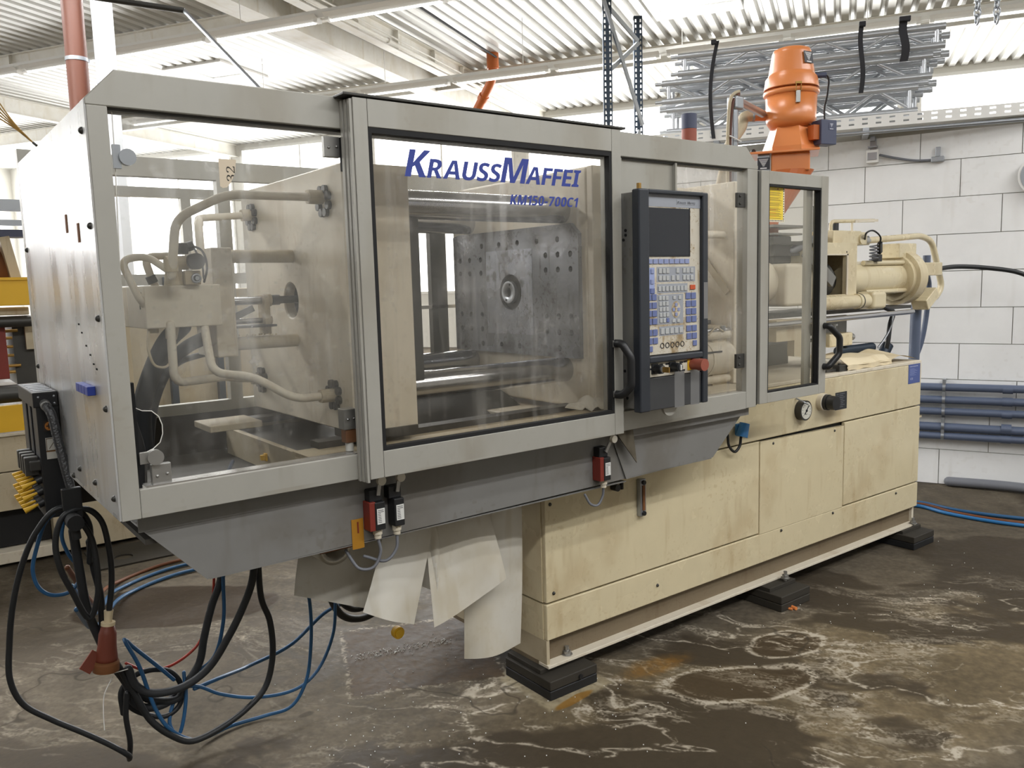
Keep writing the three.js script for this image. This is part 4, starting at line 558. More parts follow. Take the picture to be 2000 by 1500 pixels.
  // valve group on the block
  part('valve_body', [bar([0.262, 1.558, -0.42], [0.262, 1.592, -0.42], 0.019, 16), bx(0.285, 0.315, 1.522, 1.605, -0.56, -0.5, 0.003), disc('x', [0.30, 1.585, -0.5], 0.02, 0.06, 20), bx(0.315, 0.36, 1.522, 1.562, -0.56, -0.48, 0.003)], M.creamDirty, c); part('valve_cone', bar([0.272, 1.522, -0.46], [0.272, 1.56, -0.46], 0.022, 16, 0.016), M.creamDirty, c);
  part('solenoid', [bx(0.297, 0.333, 1.61, 1.642, -0.53, -0.49, 0.003), bar([0.333, 1.63, -0.51], [0.352, 1.636, -0.51], 0.014, 12)], M.darkSteel, c, 'dark plug on the valve'); part('solenoid', disc('z', [0.345, 1.588, -0.475], 0.0235, 0.03, 24), M.darkSteel, c, 'round dark valve end'); part('valve_knob', [new THREE.TorusGeometry(0.011, 0.004, 8, 18).translate(0.345, 1.54, -0.475), disc('z', [0.345, 1.54, -0.475], 0.006, 0.02, 12)], M.galv, c); part('pipe_joint', bar([0.236, 1.55, -0.545], [0.244, 1.53, -0.545], 0.0145, 12), M.darkSteel, c);
  part('valve_cable', tube([[0.345, 1.635, -0.5], [0.37, 1.62, -0.49], [0.385, 1.575, -0.5], [0.38, 1.53, -0.52]], 0.0035, 6, 6), M.black, c); part('valve_cable', tube([[0.35, 1.625, -0.49], [0.362, 1.58, -0.47], [0.37, 1.54, -0.49]], 0.003, 6, 6), M.greyHose, c);
  // hydraulic hoses below the block
  part('hydraulic_hose', tube([[0.33, 1.40, -0.6], [0.285, 1.36, -0.6], [0.235, 1.27, -0.6], [0.20, 1.17, -0.6], [0.195, 1.0, -0.62]], 0.028, 8, 12), M.cableThick, c, 'thick black hydraulic hose'); part('hydraulic_hose', tube([[0.43, 1.36, -0.68], [0.36, 1.33, -0.68], [0.29, 1.27, -0.66], [0.235, 1.17, -0.64], [0.21, 1.0, -0.66]], 0.021, 8, 12), M.cableThick, c, 'thick black hydraulic hose'); part('hydraulic_hose', tube([[0.15, 1.45, -0.75], [0.14, 1.40, -0.7], [0.11, 1.25, -0.6], [0.085, 1.1, -0.4], [0.09, 0.98, -0.3]], 0.022, 8, 12), M.blackSoft, c, 'thick black hydraulic hose'); part('hydraulic_hose', tube([[0.58, 1.33, -0.85], [0.46, 1.30, -0.8], [0.34, 1.27, -0.75], [0.25, 1.15, -0.7], [0.22, 1.0, -0.72]], 0.01, 8, 10), M.cableThick, c);
  part('hose_fitting', [bar([0.29, 1.40, -0.56], [0.285, 1.365, -0.56], 0.02, 14, 0.016), bar([0.24, 1.40, -0.56], [0.24, 1.385, -0.56], 0.012, 10)], M.creamDirty, c); part('sensor_cable', tube([[0.215, 1.40, -0.52], [0.205, 1.34, -0.5], [0.22, 1.295, -0.5], [0.25, 1.29, -0.5], [0.275, 1.33, -0.52], [0.285, 1.38, -0.55]], 0.004, 8, 6), M.creamDirty, c);
  part('end_cable_bundle', tube([[0.09, 1.25, -0.35], [0.085, 1.19, -0.3], [0.095, 1.1, -0.26], [0.09, 1.0, -0.25]], 0.026, 8, 10), M.blackSoft, c); part('limit_sensor', [bx(0.54, 0.553, 0.955, 0.972, -0.6, -0.585, 0.002), bx(0.553, 0.56, 0.952, 0.976, -0.602, -0.584)], M.yellow, c, 'small yellow sensor');
  part('floor_hose_inside', tube([[0.2, 0.97, -0.45], [0.28, 0.945, -0.4], [0.36, 0.955, -0.42], [0.42, 0.985, -0.5]], 0.006, 8, 6), M.blueGrey, c);
}
{ // injection unit
  const u = grp('injection_unit', mc, 'cream injection unit with cylinder and pipes');
  const zc = -0.63, yc = 1.468;
  part('carriage_beam', [bx(2.4, 4.5, 1.288, 1.306, -0.86, -0.5, 0.003)], M.darkSteel, u); part('carriage_rail', [bar([1.87, 1.26, -0.4], [4.32, 1.275, -0.4], 0.014, 14), bar([1.87, 1.26, -0.86], [4.32, 1.275, -0.86], 0.014, 14)], M.chrome, u);
  part('plate_web', bx(3.35, 4.05, 1.165, 1.265, -0.66, -0.645, 0.004), M.metalGrey, u, 'grey sheet below the carriage'); part('support', [bx(2.55, 2.65, 1.018, 1.285, -0.5, -0.4), bx(3.05, 3.2, 1.18, 1.285, -0.5, -0.42), bx(3.2, 3.27, 1.1, 1.285, -0.46, -0.42)], M.creamDirty, u);
  part('barrel', [disc('x', [2.3, yc, zc], 0.06, 0.8, 32), disc('x', [2.93, yc, zc], 0.09, 0.3, 32)], M.creamIn, u); part('front_cylinder', [bar([1.88, 1.14, -0.43], [2.66, 1.14, -0.43], 0.078, 32), bar([2.5, 1.14, -0.43], [2.52, 1.14, -0.43], 0.082, 32)], M.creamIn, u); part('front_cylinder', [bar([1.88, 1.12, -0.85], [2.7, 1.12, -0.85], 0.08, 28)], M.creamIn, u);
  part('pull_rod', [bar([1.88, 1.245, -0.40], [2.66, 1.245, -0.40], 0.02, 18), bar([1.88, 1.045, -0.40], [2.66, 1.045, -0.40], 0.018, 16)], M.creamIn, u); part('hose_clip', pipe([[2.5, 1.25, -0.38], [2.55, 1.285, -0.38], [2.6, 1.26, -0.38]], 0.004, 0.02, 6), M.creamDirty, u); part('rod_end', [bar([2.61, 1.26, -0.39], [2.61, 1.285, -0.39], 0.01, 10)], M.galv, u); part('slot', bx(2.3, 2.56, 1.17, 1.178, -0.358, -0.354), M.hole, u);
  part('front_plate', [bx(2.66, 2.72, 1.02, 1.92, -1.0, -0.37, 0.005)], M.creamIn, u); part('gusset', plankBar([2.655, 1.64, -0.58], [2.655, 1.43, -0.40], 0.03, 0.012, V(1, 0, 0)), M.creamDirty, u); part('upper_rod', bar([1.88, 1.82, -0.6], [2.66, 1.82, -0.6], 0.09, 28), M.creamIn, u); part('upper_rod', bar([1.88, 1.69, -0.43], [2.66, 1.69, -0.43], 0.017, 16), M.creamIn, u);
  part('feed_body', [bx(3.2, 3.5, 1.345, 1.56, -0.80, -0.47, 0.02), disc('x', [3.14, yc, zc], 0.115, 0.14, 36)], M.creamIn, u); part('feed_throat', [bx(3.2, 3.36, 1.56, 1.70, -0.72, -0.55, 0.01), bx(3.16, 3.42, 1.655, 1.672, -0.75, -0.52), bx(3.18, 3.4, 1.60, 1.615, -0.74, -0.53)], M.darkSteel, u); part('feed_hose', tube([[3.36, 1.62, -0.56], [3.5, 1.68, -0.52], [3.75, 1.69, -0.62], [3.95, 1.66, -0.7]], 0.022, 8, 10), M.greyHose, u); part('feed_hose', tube([[3.5, 1.64, -0.6], [3.6, 1.66, -0.62], [3.75, 1.6, -0.62]], 0.016, 8, 8), M.black, u); part('feed_strut', plankBar([3.34, 1.62, -0.46], [3.56, 1.46, -0.44], 0.06, 0.02), M.metalGrey, u);
  // drive housing with a dark opening
  const X0 = 3.44, X1 = 3.80, y0 = 1.375, y1 = 1.66, zf = -0.45;
  part('drive_housing', [poly([[X0, y0], [X1, y0], [X1, y1], [X0, y1]], 0.02, 0.003, [[[X0 + 0.02, y0 + 0.015], [X1 - 0.095, y0 + 0.015], [X1 - 0.095, y1 - 0.06], [X0 + 0.02, y1 - 0.06]]]).translate(0, 0, zf - 0.02), bx(X0, X1, y1 - 0.02, y1, -0.81, zf - 0.02), bx(X1 - 0.03, X1, y0, y1, -0.81, zf - 0.02), bx(X0, X0 + 0.02, y0, y1, -0.81, zf - 0.02)], M.cream, u); part('coupling', [disc('x', [3.58, yc, zc + 0.05], 0.11, 0.1, 32), disc('x', [3.66, yc, zc + 0.05], 0.07, 0.1, 32)], M.darkSteel, u); part('housing_back', bx(X0 + 0.02, X1 - 0.03, y0, y1 - 0.02, -0.81, -0.79), M.metalGrey, u); part('housing_lip', [bx(X1 - 0.1, X1 - 0.088, y0 + 0.015, y1 - 0.055, zf, zf + 0.006), bx(X0 + 0.02, X1 - 0.088, y1 - 0.062, y1 - 0.055, zf, zf + 0.006)], M.creamIn, u); part('screw', screw([X1 - 0.1, y1 - 0.045, zf], 'z', 0.006), M.darkSteel, u);
  part('drive_cylinder', disc('x', [4.16, yc, zc], 0.1, 0.74, 40), M.cream, u); for (const [dy, dz] of [[0.09, 0.07], [-0.075, 0.085], [0.09, -0.09], [-0.09, -0.09]]) part('cylinder_tie_rod', bar([4.06, yc + dy, zc + dz], [4.53, yc + dy, zc + dz], 0.014, 14), M.cream, u);
  part('end_flange', [disc('x', [4.58, yc, zc], 0.165, 0.09, 44), disc('x', [4.53, yc, zc], 0.14, 0.06, 44), disc('x', [4.65, yc, zc], 0.125, 0.08, 40)], M.cream, u); part('terminal_block', bx(4.46, 4.66, 1.585, 1.672, -0.70, -0.56, 0.006), M.cream, u);
  part('port_block', [bx(4.66, 4.87, 1.475, 1.555, -0.62, -0.5, 0.006)], M.cream, u); const pb2 = part('port_block', [bx(-0.075, 0.075, -0.035, 0.035, -0.05, 0.05, 0.006)], M.cream, u); pb2.position.set(4.74, 1.335, -0.54); pb2.rotation.z = 0.55; part('port_bolts', [bar([4.87, 1.53, -0.54], [4.9, 1.53, -0.54], 0.016, 12), bar([4.87, 1.495, -0.56], [4.9, 1.495, -0.56], 0.014, 12), bar([4.79, 1.555, -0.56], [4.79, 1.60, -0.56], 0.022, 14)], M.blueGrey, u);
  part('oil_pipe', pipe([[4.1, 1.684, -0.6], [4.79, 1.722, -0.6], [4.93, 1.69, -0.6], [5.08, 1.40, -0.6], [5.0, 1.33, -0.6], [4.83, 1.335, -0.56]], 0.019, 0.07, 16), M.cream, u, 'cream bent pressure pipe'); part('pipe_nut', [bar([4.1, 1.684, -0.6], [4.16, 1.687, -0.6], 0.03, 6), bar([4.06, 1.68, -0.6], [4.1, 1.684, -0.6], 0.024, 16), bar([4.81, 1.335, -0.56], [4.85, 1.335, -0.56], 0.026, 6)], M.chromeDull, u);
  part('valve_block', [bx(3.72, 4.0, 1.662, 1.735, -0.68, -0.54, 0.005), disc('z', [4.0, 1.69, -0.54], 0.028, 0.02, 20), bx(3.99, 4.08, 1.66, 1.73, -0.66, -0.55, 0.005)], M.cream, u); part('valve_pipe', pipe([[3.76, 1.66, -0.58], [3.76, 1.785, -0.58], [4.2, 1.80, -0.58]], 0.01, 0.03, 10), M.cream, u); part('valve_lever', [plankBar([3.98, 1.79, -0.57], [4.22, 1.80, -0.57], 0.014, 0.01), bar([3.97, 1.735, -0.58], [3.97, 1.79, -0.58], 0.007, 8)], M.creamIn, u); part('solenoid', bx(3.80, 3.84, 1.735, 1.78, -0.62, -0.58, 0.003), M.black, u); part('sensor_cable', tube([[4.02, 1.69, -0.53], [3.98, 1.72, -0.5], [4.05, 1.735, -0.5], [4.13, 1.70, -0.5], [4.16, 1.66, -0.52]], 0.005, 8, 6), M.black, u); part('sensor_plug', [plankBar([4.16, 1.67, -0.52], [4.2, 1.615, -0.54], 0.026, 0.02), bx(4.15, 4.19, 1.565, 1.605, -0.56, -0.52)], M.black, u); part('coiled_lead', tube(Array.from({ length: 26 }, (_, k) => [4.1 + 0.03 * Math.sin(k * 1.2), 1.66 - k * 0.0035, -0.52 + 0.02 * Math.cos(k * 1.2)]), 0.004, 3, 5), M.greyHose, u);
  part('guide_cylinder', [bar([3.42, 1.352, -0.44], [3.78, 1.352, -0.44], 0.037, 28), bar([3.78, 1.352, -0.44], [3.88, 1.352, -0.44], 0.041, 28), bx(3.88, 4.02, 1.305, 1.40, -0.5, -0.39, 0.02)], M.cream, u); part('guide_ring', bar([3.805, 1.352, -0.44], [3.812, 1.352, -0.44], 0.0425, 28), M.darkSteel, u);
  part('stop_block', bx(3.58, 3.80, 1.115, 1.185, -0.55, -0.46, 0.008), M.cream, u); part('stop_bolts', [bar([3.68, 1.185, -0.5], [3.68, 1.235, -0.5], 0.009, 10), bar([3.68, 1.225, -0.5], [3.68, 1.235, -0.5], 0.018, 12), bar([3.8, 1.155, -0.5], [3.86, 1.155, -0.5], 0.011, 10), bar([3.835, 1.155, -0.5], [3.86, 1.155, -0.5], 0.019, 12)], M.chromeDull, u); part('inner_cover', [bx(2.4, 3.56, 1.02, 1.15, -0.72, -0.70), bx(2.4, 3.6, 1.15, 1.158, -0.95, -0.52)], M.metalGrey, u); part('end_roller', [bar([2.45, 1.12, -0.55], [2.6, 1.12, -0.55], 0.07, 28), disc('x', [2.61, 1.12, -0.55], 0.06, 0.03, 28)], M.creamIn, u);
}
// limit switches on the lower cover
[[0.655, 'left one of the paired red-topped limit switches under the sliding door'], [0.716, 'right one of the paired limit switches under the sliding door'], [1.525, 'single red and black limit switch under the lower right corner of the sliding door']].forEach(([x, label], k) => {
  const s = thing('limit_switch', label, 'switch', 'roller limit switches on the lower cover', [x, k === 2 ? 0.862 : 0.868, -0.062]);
  if (k !== 1) part('red_body', bx(-0.026, -0.006, -0.04, 0.042, 0, 0.04, 0.002), M.red, s, 'red side');
  part('body', [bx(-0.01, 0.022, -0.04, 0.04, 0, 0.042, 0.003), bx(-0.02, 0.02, 0.04, 0.075, 0, 0.03, 0.003)], M.black, s); const tx = canvasTex(48, 64, (c) => { c.fillStyle = '#d6d6d2'; c.fillRect(0, 0, 48, 64); c.fillStyle = '#444'; for (let y = 6; y < 60; y += 7) c.fillRect(5, y, 18 + (y * 3) % 20, 2.5); });
  printed(0.024, 0.044, tx, s, 'label', (m) => m.position.set(0.007, 0.0, 0.043));
  part('lever', plankBar([0.005, 0.058, 0.034], [k === 2 ? 0.032 : 0.012, 0.098, 0.034], 0.011, 0.006), M.chromeDull, s); part('roller', [disc('z', [k === 2 ? 0.036 : 0.013, 0.1, 0.042], 0.013, 0.012, 18)], M.stripWhite, s); part('cable_gland', [bar([0.006, -0.04, 0.02], [0.006, -0.056, 0.02], 0.013, 12), bar([0.006, -0.056, 0.02], [0.006, -0.068, 0.02], 0.01, 12)], M.stripWhite, s);
  part('lead', tube(k === 2 ? [[0.006, -0.068, 0.02], [0.006, -0.1, 0.015], [-0.015, -0.128, 0.012], [-0.045, -0.12, 0.01], [-0.065, -0.085, 0.003]] : k ? [[0.006, -0.068, 0.02], [0.002, -0.11, 0.02], [-0.03, -0.14, 0.015], [-0.08, -0.125, -0.02]] : [[0.006, -0.068, 0.02], [0.012, -0.11, 0.02], [-0.01, -0.15, 0.015], [-0.045, -0.15, 0.0], [-0.07, -0.1, -0.03]], 0.0045, 6, 6), M.greyHose, s);
});
{ const t = thing('warning_tag', 'faded yellow tag stuck on the lower cover beside the paired limit switches', 'tag', null, [0.609, 0.822, -0.060]); part('tag_card', sheet((u, v) => [-0.018 + 0.036 * u, -0.045 + 0.085 * v, 0.002 * Math.sin(u * 3)], 4, 2, 0.0008), M.yellowDirty, t); part('tag_print', bx(-0.002, 0.002, 0.0, 0.032, 0.0025, 0.0034), M.red, t); }
// mounting pads under the bed
[[1.51, -0.30, 'black levelling pad under the near left corner of the machine bed'], [2.80, -0.235, 'grey levelling pad under the middle of the machine bed'], [4.05, -0.27, 'levelling pad under the far right corner of the machine bed']].forEach(([x, z, label], k) => {
  const p = thing('levelling_pad', label, 'machine foot', 'levelling pads under the bed', [x, 0, z]); const w = k ? 0.11 : 0.115;
  part('rubber_layer', bx(-w, w, 0, 0.035, -0.16, 0.11, 0.004), k === 1 ? M.rawPad : M.rubber, p); part('steel_layer', bx(-w, w, 0.037, 0.072, -0.16, 0.11, 0.004), M.rawPad, p); part('plate', bx(-w * 0.9, w * 0.9, 0.072, 0.0895, -0.16, 0.04, 0.002), M.rawPad, p);
  part('levelling_bolt', [bar([0.04, 0.089, 0.025], [0.04, 0.135, 0.025], 0.008, 10), bar([0.04, 0.1045, 0.025], [0.04, 0.118, 0.025], 0.016, 6), bar([0.04, 0.103, 0.025], [0.04, 0.1055, 0.025], 0.021, 16)], M.chromeDull, p); if (!k) part('side_bolt', bar([0.03, 0.05, 0.11], [0.03, 0.05, 0.116], 0.01, 6), M.black, p);
});
// signal lamp on the top rail
{ const t = thing('signal_lamp', 'black and red stack signal lamp on top of the guard', 'signal lamp', null, [2.278, 2.05, -0.3]); part('red_lens', [disc('y', [0, 0.02, 0], 0.03, 0.055, 26)], M.redPush, t); part('black_cap', [disc('y', [0, 0.077, 0], 0.031, 0.058, 26)], M.boxBlue, t); part('stem', [disc('y', [0, -0.04, 0], 0.022, 0.065, 18), disc('y', [0, -0.065, 0], 0.03, 0.01, 18)], M.black, t); part('bracket', bx(-0.02, 0.02, -0.09, -0.07, -0.03, 0.25), M.alu, t); }
// vacuum loader above the feed
{
  const t = thing('vacuum_loader', 'orange vacuum hopper loader standing on the injection unit', 'hopper loader', null, [3.455, 1.70, -0.63]);
  const Y = (y) => y - 1.7;
  part('lid', lathe([[0.0, Y(2.655)], [0.07, Y(2.653)], [0.09, Y(2.645)], [0.098, Y(2.625)], [0.113, Y(2.53)], [0.115, Y(2.52)], [0.129, Y(2.503)], [0.136, Y(2.455)], [0.136, Y(2.449)], [0.0, Y(2.449)]], 48), M.orange, t); part('lid_seam', lathe([[0.0, Y(2.449)], [0.130, Y(2.449)], [0.130, Y(2.441)], [0, Y(2.441)]], 48), M.orangeDark, t);
  part('flange', lathe([[0.0, Y(2.441)], [0.138, Y(2.441)], [0.14, Y(2.433)], [0.138, Y(2.421)], [0.128, Y(2.415)], [0, Y(2.415)]], 48), M.orange, t); part('drum', lathe([[0.0, Y(2.415)], [0.128, Y(2.415)], [0.125, Y(2.30)], [0.121, Y(2.285)], [0.102, Y(2.255)], [0.0, Y(2.255)]], 48), M.orange, t);
  const shell = part('lower_shell', [new THREE.CylinderGeometry(0.104, 0.142, 0.10, 6, 1).toNonIndexed().translate(0, Y(2.205), 0), new THREE.CylinderGeometry(0.142, 0.142, 0.022, 6, 1).toNonIndexed().translate(0, Y(2.144), 0)], M.orange, t); shell.geometry.rotateY(0.45); shell.geometry.computeVertexNormals();
  const fl = part('base_flange', [bx(-0.21, 0.14, Y(2.122), Y(2.134), -0.13, 0.13, 0.003)], M.orange, t); fl.rotation.y = -0.97; const box = part('hopper_top', bx(-0.095, 0.095, Y(2.03), Y(2.122), -0.095, 0.095, 0.008), M.orange, t); box.rotation.y = -0.97; const side = part('side_plate', bx(-0.16, -0.1, Y(2.03), Y(2.12), -0.05, 0.1, 0.002), M.galv, t); side.rotation.y = -0.97;
  { // slanting feed funnel
    const a = [0, Y(2.04), 0], b = [-0.175, Y(1.76), 0.0], pos = []; const ring = (c, r) => Array.from({ length: 20 }, (_, k) => [c[0] + r * Math.cos(k / 20 * 6.2832), c[1], c[2] + r * Math.sin(k / 20 * 6.2832)]); const A = ring(a, 0.118), B = ring(b, 0.04); for (let k = 0; k < 20; k++) { const q = (k + 1) % 20; pos.push(...A[k], ...A[q], ...B[q], ...A[k], ...B[q], ...B[k]); }
    const g = new THREE.BufferGeometry(); g.setAttribute('position', new THREE.Float32BufferAttribute(pos, 3)); g.computeVertexNormals(); part('hopper_cone', g, M.orangeDark, t); part('lower_hopper', [bar([-0.175, Y(1.70), 0], [-0.175, Y(1.765), 0], 0.045, 20)], M.orangeDark, t);
  }
  part('slide_plate', [bx(-0.28, 0.02, Y(1.742), Y(1.754), -0.1, 0.1), bx(-0.26, -0.02, Y(1.705), Y(1.715), -0.09, 0.09)], M.metalGrey, t);
  for (const a of [-0.72, 2.4]) { const cl = grp('clasp', t); part('clasp_plate', bx(-0.011, 0.011, Y(2.36), Y(2.42), 0.128, 0.14, 0.003), M.chromeDull, cl); part('clasp_wire', [bar([-0.012, Y(2.415), 0.141], [-0.012, Y(2.457), 0.143], 0.002, 6), bar([0.012, Y(2.415), 0.141], [0.012, Y(2.457), 0.143], 0.002, 6), bx(-0.015, 0.015, Y(2.451), Y(2.461), 0.134, 0.145)], M.brass, cl); cl.rotation.y = a; }
  const tri = canvasTex(96, 96, (c) => { c.fillStyle = '#2f3036'; c.fillRect(0, 0, 96, 96); c.fillStyle = '#d8d8d8'; for (let k = 0; k < 7; k++) { const y = 10 + k * 9, w = 38 - k * 5; c.fillRect(48 - w, y, 2 * w, 5); } c.fillRect(22, 80, 52, 10); });
  printed(0.062, 0.06, tri, t, 'emblem_plate', (m) => { m.position.set(-0.014, Y(2.588), 0.1075); m.rotation.order = 'YXZ'; m.rotation.y = -0.13; m.rotation.x = -0.16; }); printed(0.06, 0.06, tri, t, 'emblem_plate', (m) => { m.position.set(-0.158, Y(2.075), -0.0505); m.rotation.y = -0.97; });
  const bxs = grp('control_box', t, 'dark blue control box'); bxs.position.set(0.066, Y(2.215), 0.15); bxs.rotation.y = -0.25; bxs.scale.setScalar(0.72); part('casing', bx(-0.07, 0.07, -0.085, 0.085, -0.05, 0.05, 0.006), M.boxBlue, bxs); printed(0.05, 0.05, canvasTex(64, 64, (c) => { c.fillStyle = '#4a4f66'; c.fillRect(0, 0, 64, 64); c.fillStyle = '#c9cbd6'; for (let k = 0; k < 5; k++) c.fillRect(14 + k * 4, 8 + k * 7, 36 - k * 8, 4); c.fillRect(12, 52, 40, 6); }), bxs, 'emblem_plate', (m) => m.position.set(0.02, 0.04, 0.0512)); part('mounting', bx(-0.12, -0.07, -0.05, 0.05, -0.03, 0.03), M.orangeDark, bxs); part('side_socket', [bx(0.07, 0.09, 0.05, 0.08, -0.02, 0.02), bar([0.07, -0.06, 0], [0.1, -0.06, 0], 0.014, 10)], M.metalGrey, bxs);
  part('motor_lead', tube([[0.05, Y(2.505), 0.115], [0.09, Y(2.50), 0.15], [0.095, Y(2.42), 0.15], [0.085, Y(2.34), 0.14], [0.08, Y(2.27), 0.145]], 0.005, 8, 6), M.black, t); part('lead_gland', bar([0.04, Y(2.505), 0.1], [0.085, Y(2.505), 0.145], 0.014, 10), M.boxBlue, t);
  part('inlet', bar([-0.055, Y(2.33), -0.085], [-0.1, Y(2.335), -0.15], 0.026, 18), M.orange, t); part('hose_clamp', bar([-0.097, Y(2.335), -0.146], [-0.106, Y(2.336), -0.16], 0.031, 18), M.galv, t);
  part('mount_knob', [bar([-0.11, Y(2.134), -0.15], [-0.11, Y(2.15), -0.15], 0.018, 12), new THREE.SphereGeometry(0.014, 10, 8).translate(-0.11, Y(2.152), -0.15)], M.black, t);
  const h = thing('conveying_hose', 'ribbed grey hose curving from the orange loader down behind the guard', 'hose'); part('hose', tube([[3.35, 2.036, -0.79], [3.30, 2.03, -0.80], [3.213, 1.958, -0.76], [3.111, 1.86, -0.75], [3.07, 1.7, -0.76], [3.05, 1.5, -0.8]].map(([x, y, z]) => [x, y, z]), 0.028, 10, 14), M.creamDirty, h); h.children[0].geometry.translate(0, 0.3, 0);
  const pg = thing('vacuum_pipe', 'bent grey pipe with an orange cable tied to it left of the loader', 'pipe'); part('tube', pipe([[2.979, 1.59, -0.62], [2.979, 2.31, -0.62], [3.01, 2.345, -0.62], [3.34, 2.335, -0.72]], 0.019, 0.03, 12), M.galv, pg); part('bare_cable', tube([[2.944, 1.6, -0.61], [2.94, 2.25, -0.61], [2.955, 2.345, -0.605], [3.0, 2.375, -0.61]], 0.008, 6, 8), M.drain, pg); part('second_cable', tube([[2.926, 1.6, -0.61], [2.922, 2.25, -0.61], [2.94, 2.36, -0.605], [3.0, 2.387, -0.61]], 0.008, 6, 8), M.creamDirty, pg); part('cable_tie', [bar([2.915, 2.17, -0.595], [3.0, 2.15, -0.595], 0.003, 6)], M.white, pg); part('elbow', [bx(2.955, 3.02, 2.3, 2.365, -0.65, -0.59, 0.012)], M.galv, pg);
}
// things lying on the machine bed
single('folded_cloth', [sheet((u, v) => [3.42 + 0.42 * u, 1.045 + 0.03 * smooth(0, 0.15, v) * (1 + 0.15 * Math.sin(u * 9)) - 0.008 * u, -0.26 - 0.3 * v], 20, 14, 0.002), sheet((u, v) => [3.42 + 0.42 * u + 0.004 * Math.sin(v * 8), 1.02 + 0.026 * v + 0.002 * Math.sin(u * 20), -0.262 + 0.004 * Math.sin(u * 13)], 20, 4, 0.002)], M.bag, 'folded beige cloth lying on the right end of the machine bed', 'cloth');
single('paper_sheet', sheet((u, v) => [3.82 + 0.3 * u, 1.03 + 0.055 * Math.sin(u * 3.0) * (0.4 + 0.6 * v) + 0.006 * Math.sin(v * 7 + u * 5), -0.27 - 0.3 * v], 20, 12, 0.001), M.bag, 'crumpled cream paper sheet on the right end of the machine bed', 'paper');
{ const r = thing('ribbed_hose', 'short black corrugated hose lying behind the folded cloth', 'hose', null, [0, 0, 0]); const pts = []; for (let k = 0; k <= 60; k++) pts.push([k % 2 ? 0.021 : 0.026, k * 0.0058]); part('hose', lathe([[0, 0], ...pts, [0, 0.348]], 18).rotateZ(-Math.PI / 2).translate(3.72, 1.083, -0.5), M.post, r); const e = thing('hose_stub', 'cut end of black corrugated hose sticking up behind the cream paper', 'hose', null, [4.22, 1.02, -0.52]); part('hose', lathe([[0, 0], ...Array.from({ length: 15 }, (_, k) => [k % 2 ? 0.027 : 0.033, k * 0.0058]), [0, 0.081]], 18).rotateZ(-0.75), M.post, e); }
single('clamp_tool', [bx(3.27, 3.4, 1.022, 1.034, -0.3, -0.285), bx(3.36, 3.43, 1.018, 1.05, -0.31, -0.27, 0.003), bar([3.39, 1.05, -0.29], [3.39, 1.058, -0.29], 0.008, 8), bar([3.42, 1.036, -0.29], [3.58, 1.026, -0.3], 0.005, 6)], M.darkSteel, 'small dark clamp lying at the front edge of the machine bed', 'clamp');
{ const a = thing('black_hose', 'black hose arching from the injection unit to the right edge of the picture', 'hose'); part('hose', tube([[4.9, 1.512, -0.56], [5.078, 1.526, -0.515], [5.24, 1.513, -0.40], [5.36, 1.475, -0.25], [5.42, 1.40, -0.14], [5.47, 1.25, -0.02]], 0.0145, 10, 10), M.cable, a);
  const b = thing('blue_grey_hose', 'thick blue grey hose hanging behind the right end of the machine bed', 'hose'); part('hose', tube([[4.79, 1.50, -0.6], [4.80, 1.3, -0.62], [4.79, 1.0, -0.62], [4.78, 0.7, -0.62], [4.75, 0.05, -0.62]], 0.032, 8, 12), M.blueGrey, b);
  const c = thing('blue_grey_hose', 'thinner blue grey hose hanging right of the thick one', 'hose'); part('hose', tube([[4.83, 1.49, -0.58], [4.91, 1.42, -0.6], [4.935, 1.25, -0.62], [4.915, 1.05, -0.64], [4.86, 0.85, -0.68], [4.8, 0.4, -0.72]], 0.016, 8, 12), M.blueGrey, c);
  const d = thing('black_cable', 'black cable dropping from the injection unit behind the ribbed hose', 'cable'); part('cable', tube([[4.2, 1.30, -0.5], [4.29, 1.27, -0.5], [4.26, 1.2, -0.5], [4.24, 1.1, -0.5], [4.24, 1.02, -0.52]], 0.014, 8, 8), M.cable, d);
  const e = thing('white_lead', 'thin pale lead beside the black cable below the injection unit', 'cable'); part('lead', tube([[4.28, 1.27, -0.49], [4.25, 1.19, -0.49], [4.16, 1.12, -0.48], [4.1, 1.08, -0.48]], 0.006, 8, 6), M.galv, e);
  const s = thing('blue_plug', 'blue plug on a short black cable at the right end of the lower cover', 'plug'); part('plug_body', bar([2.53, 0.872, -0.21], [2.51, 0.815, -0.21], 0.022, 16, 0.026), M.blueBright, s); part('plug_flap', bx(2.5, 2.545, 0.82, 0.87, -0.24, -0.225, 0.004), M.blueBright, s); part('lead', tube([[2.505, 0.815, -0.21], [2.495, 0.775, -0.21], [2.47, 0.755, -0.215], [2.445, 0.78, -0.225], [2.44, 0.83, -0.23]], 0.006, 8, 8), M.black, s);
}
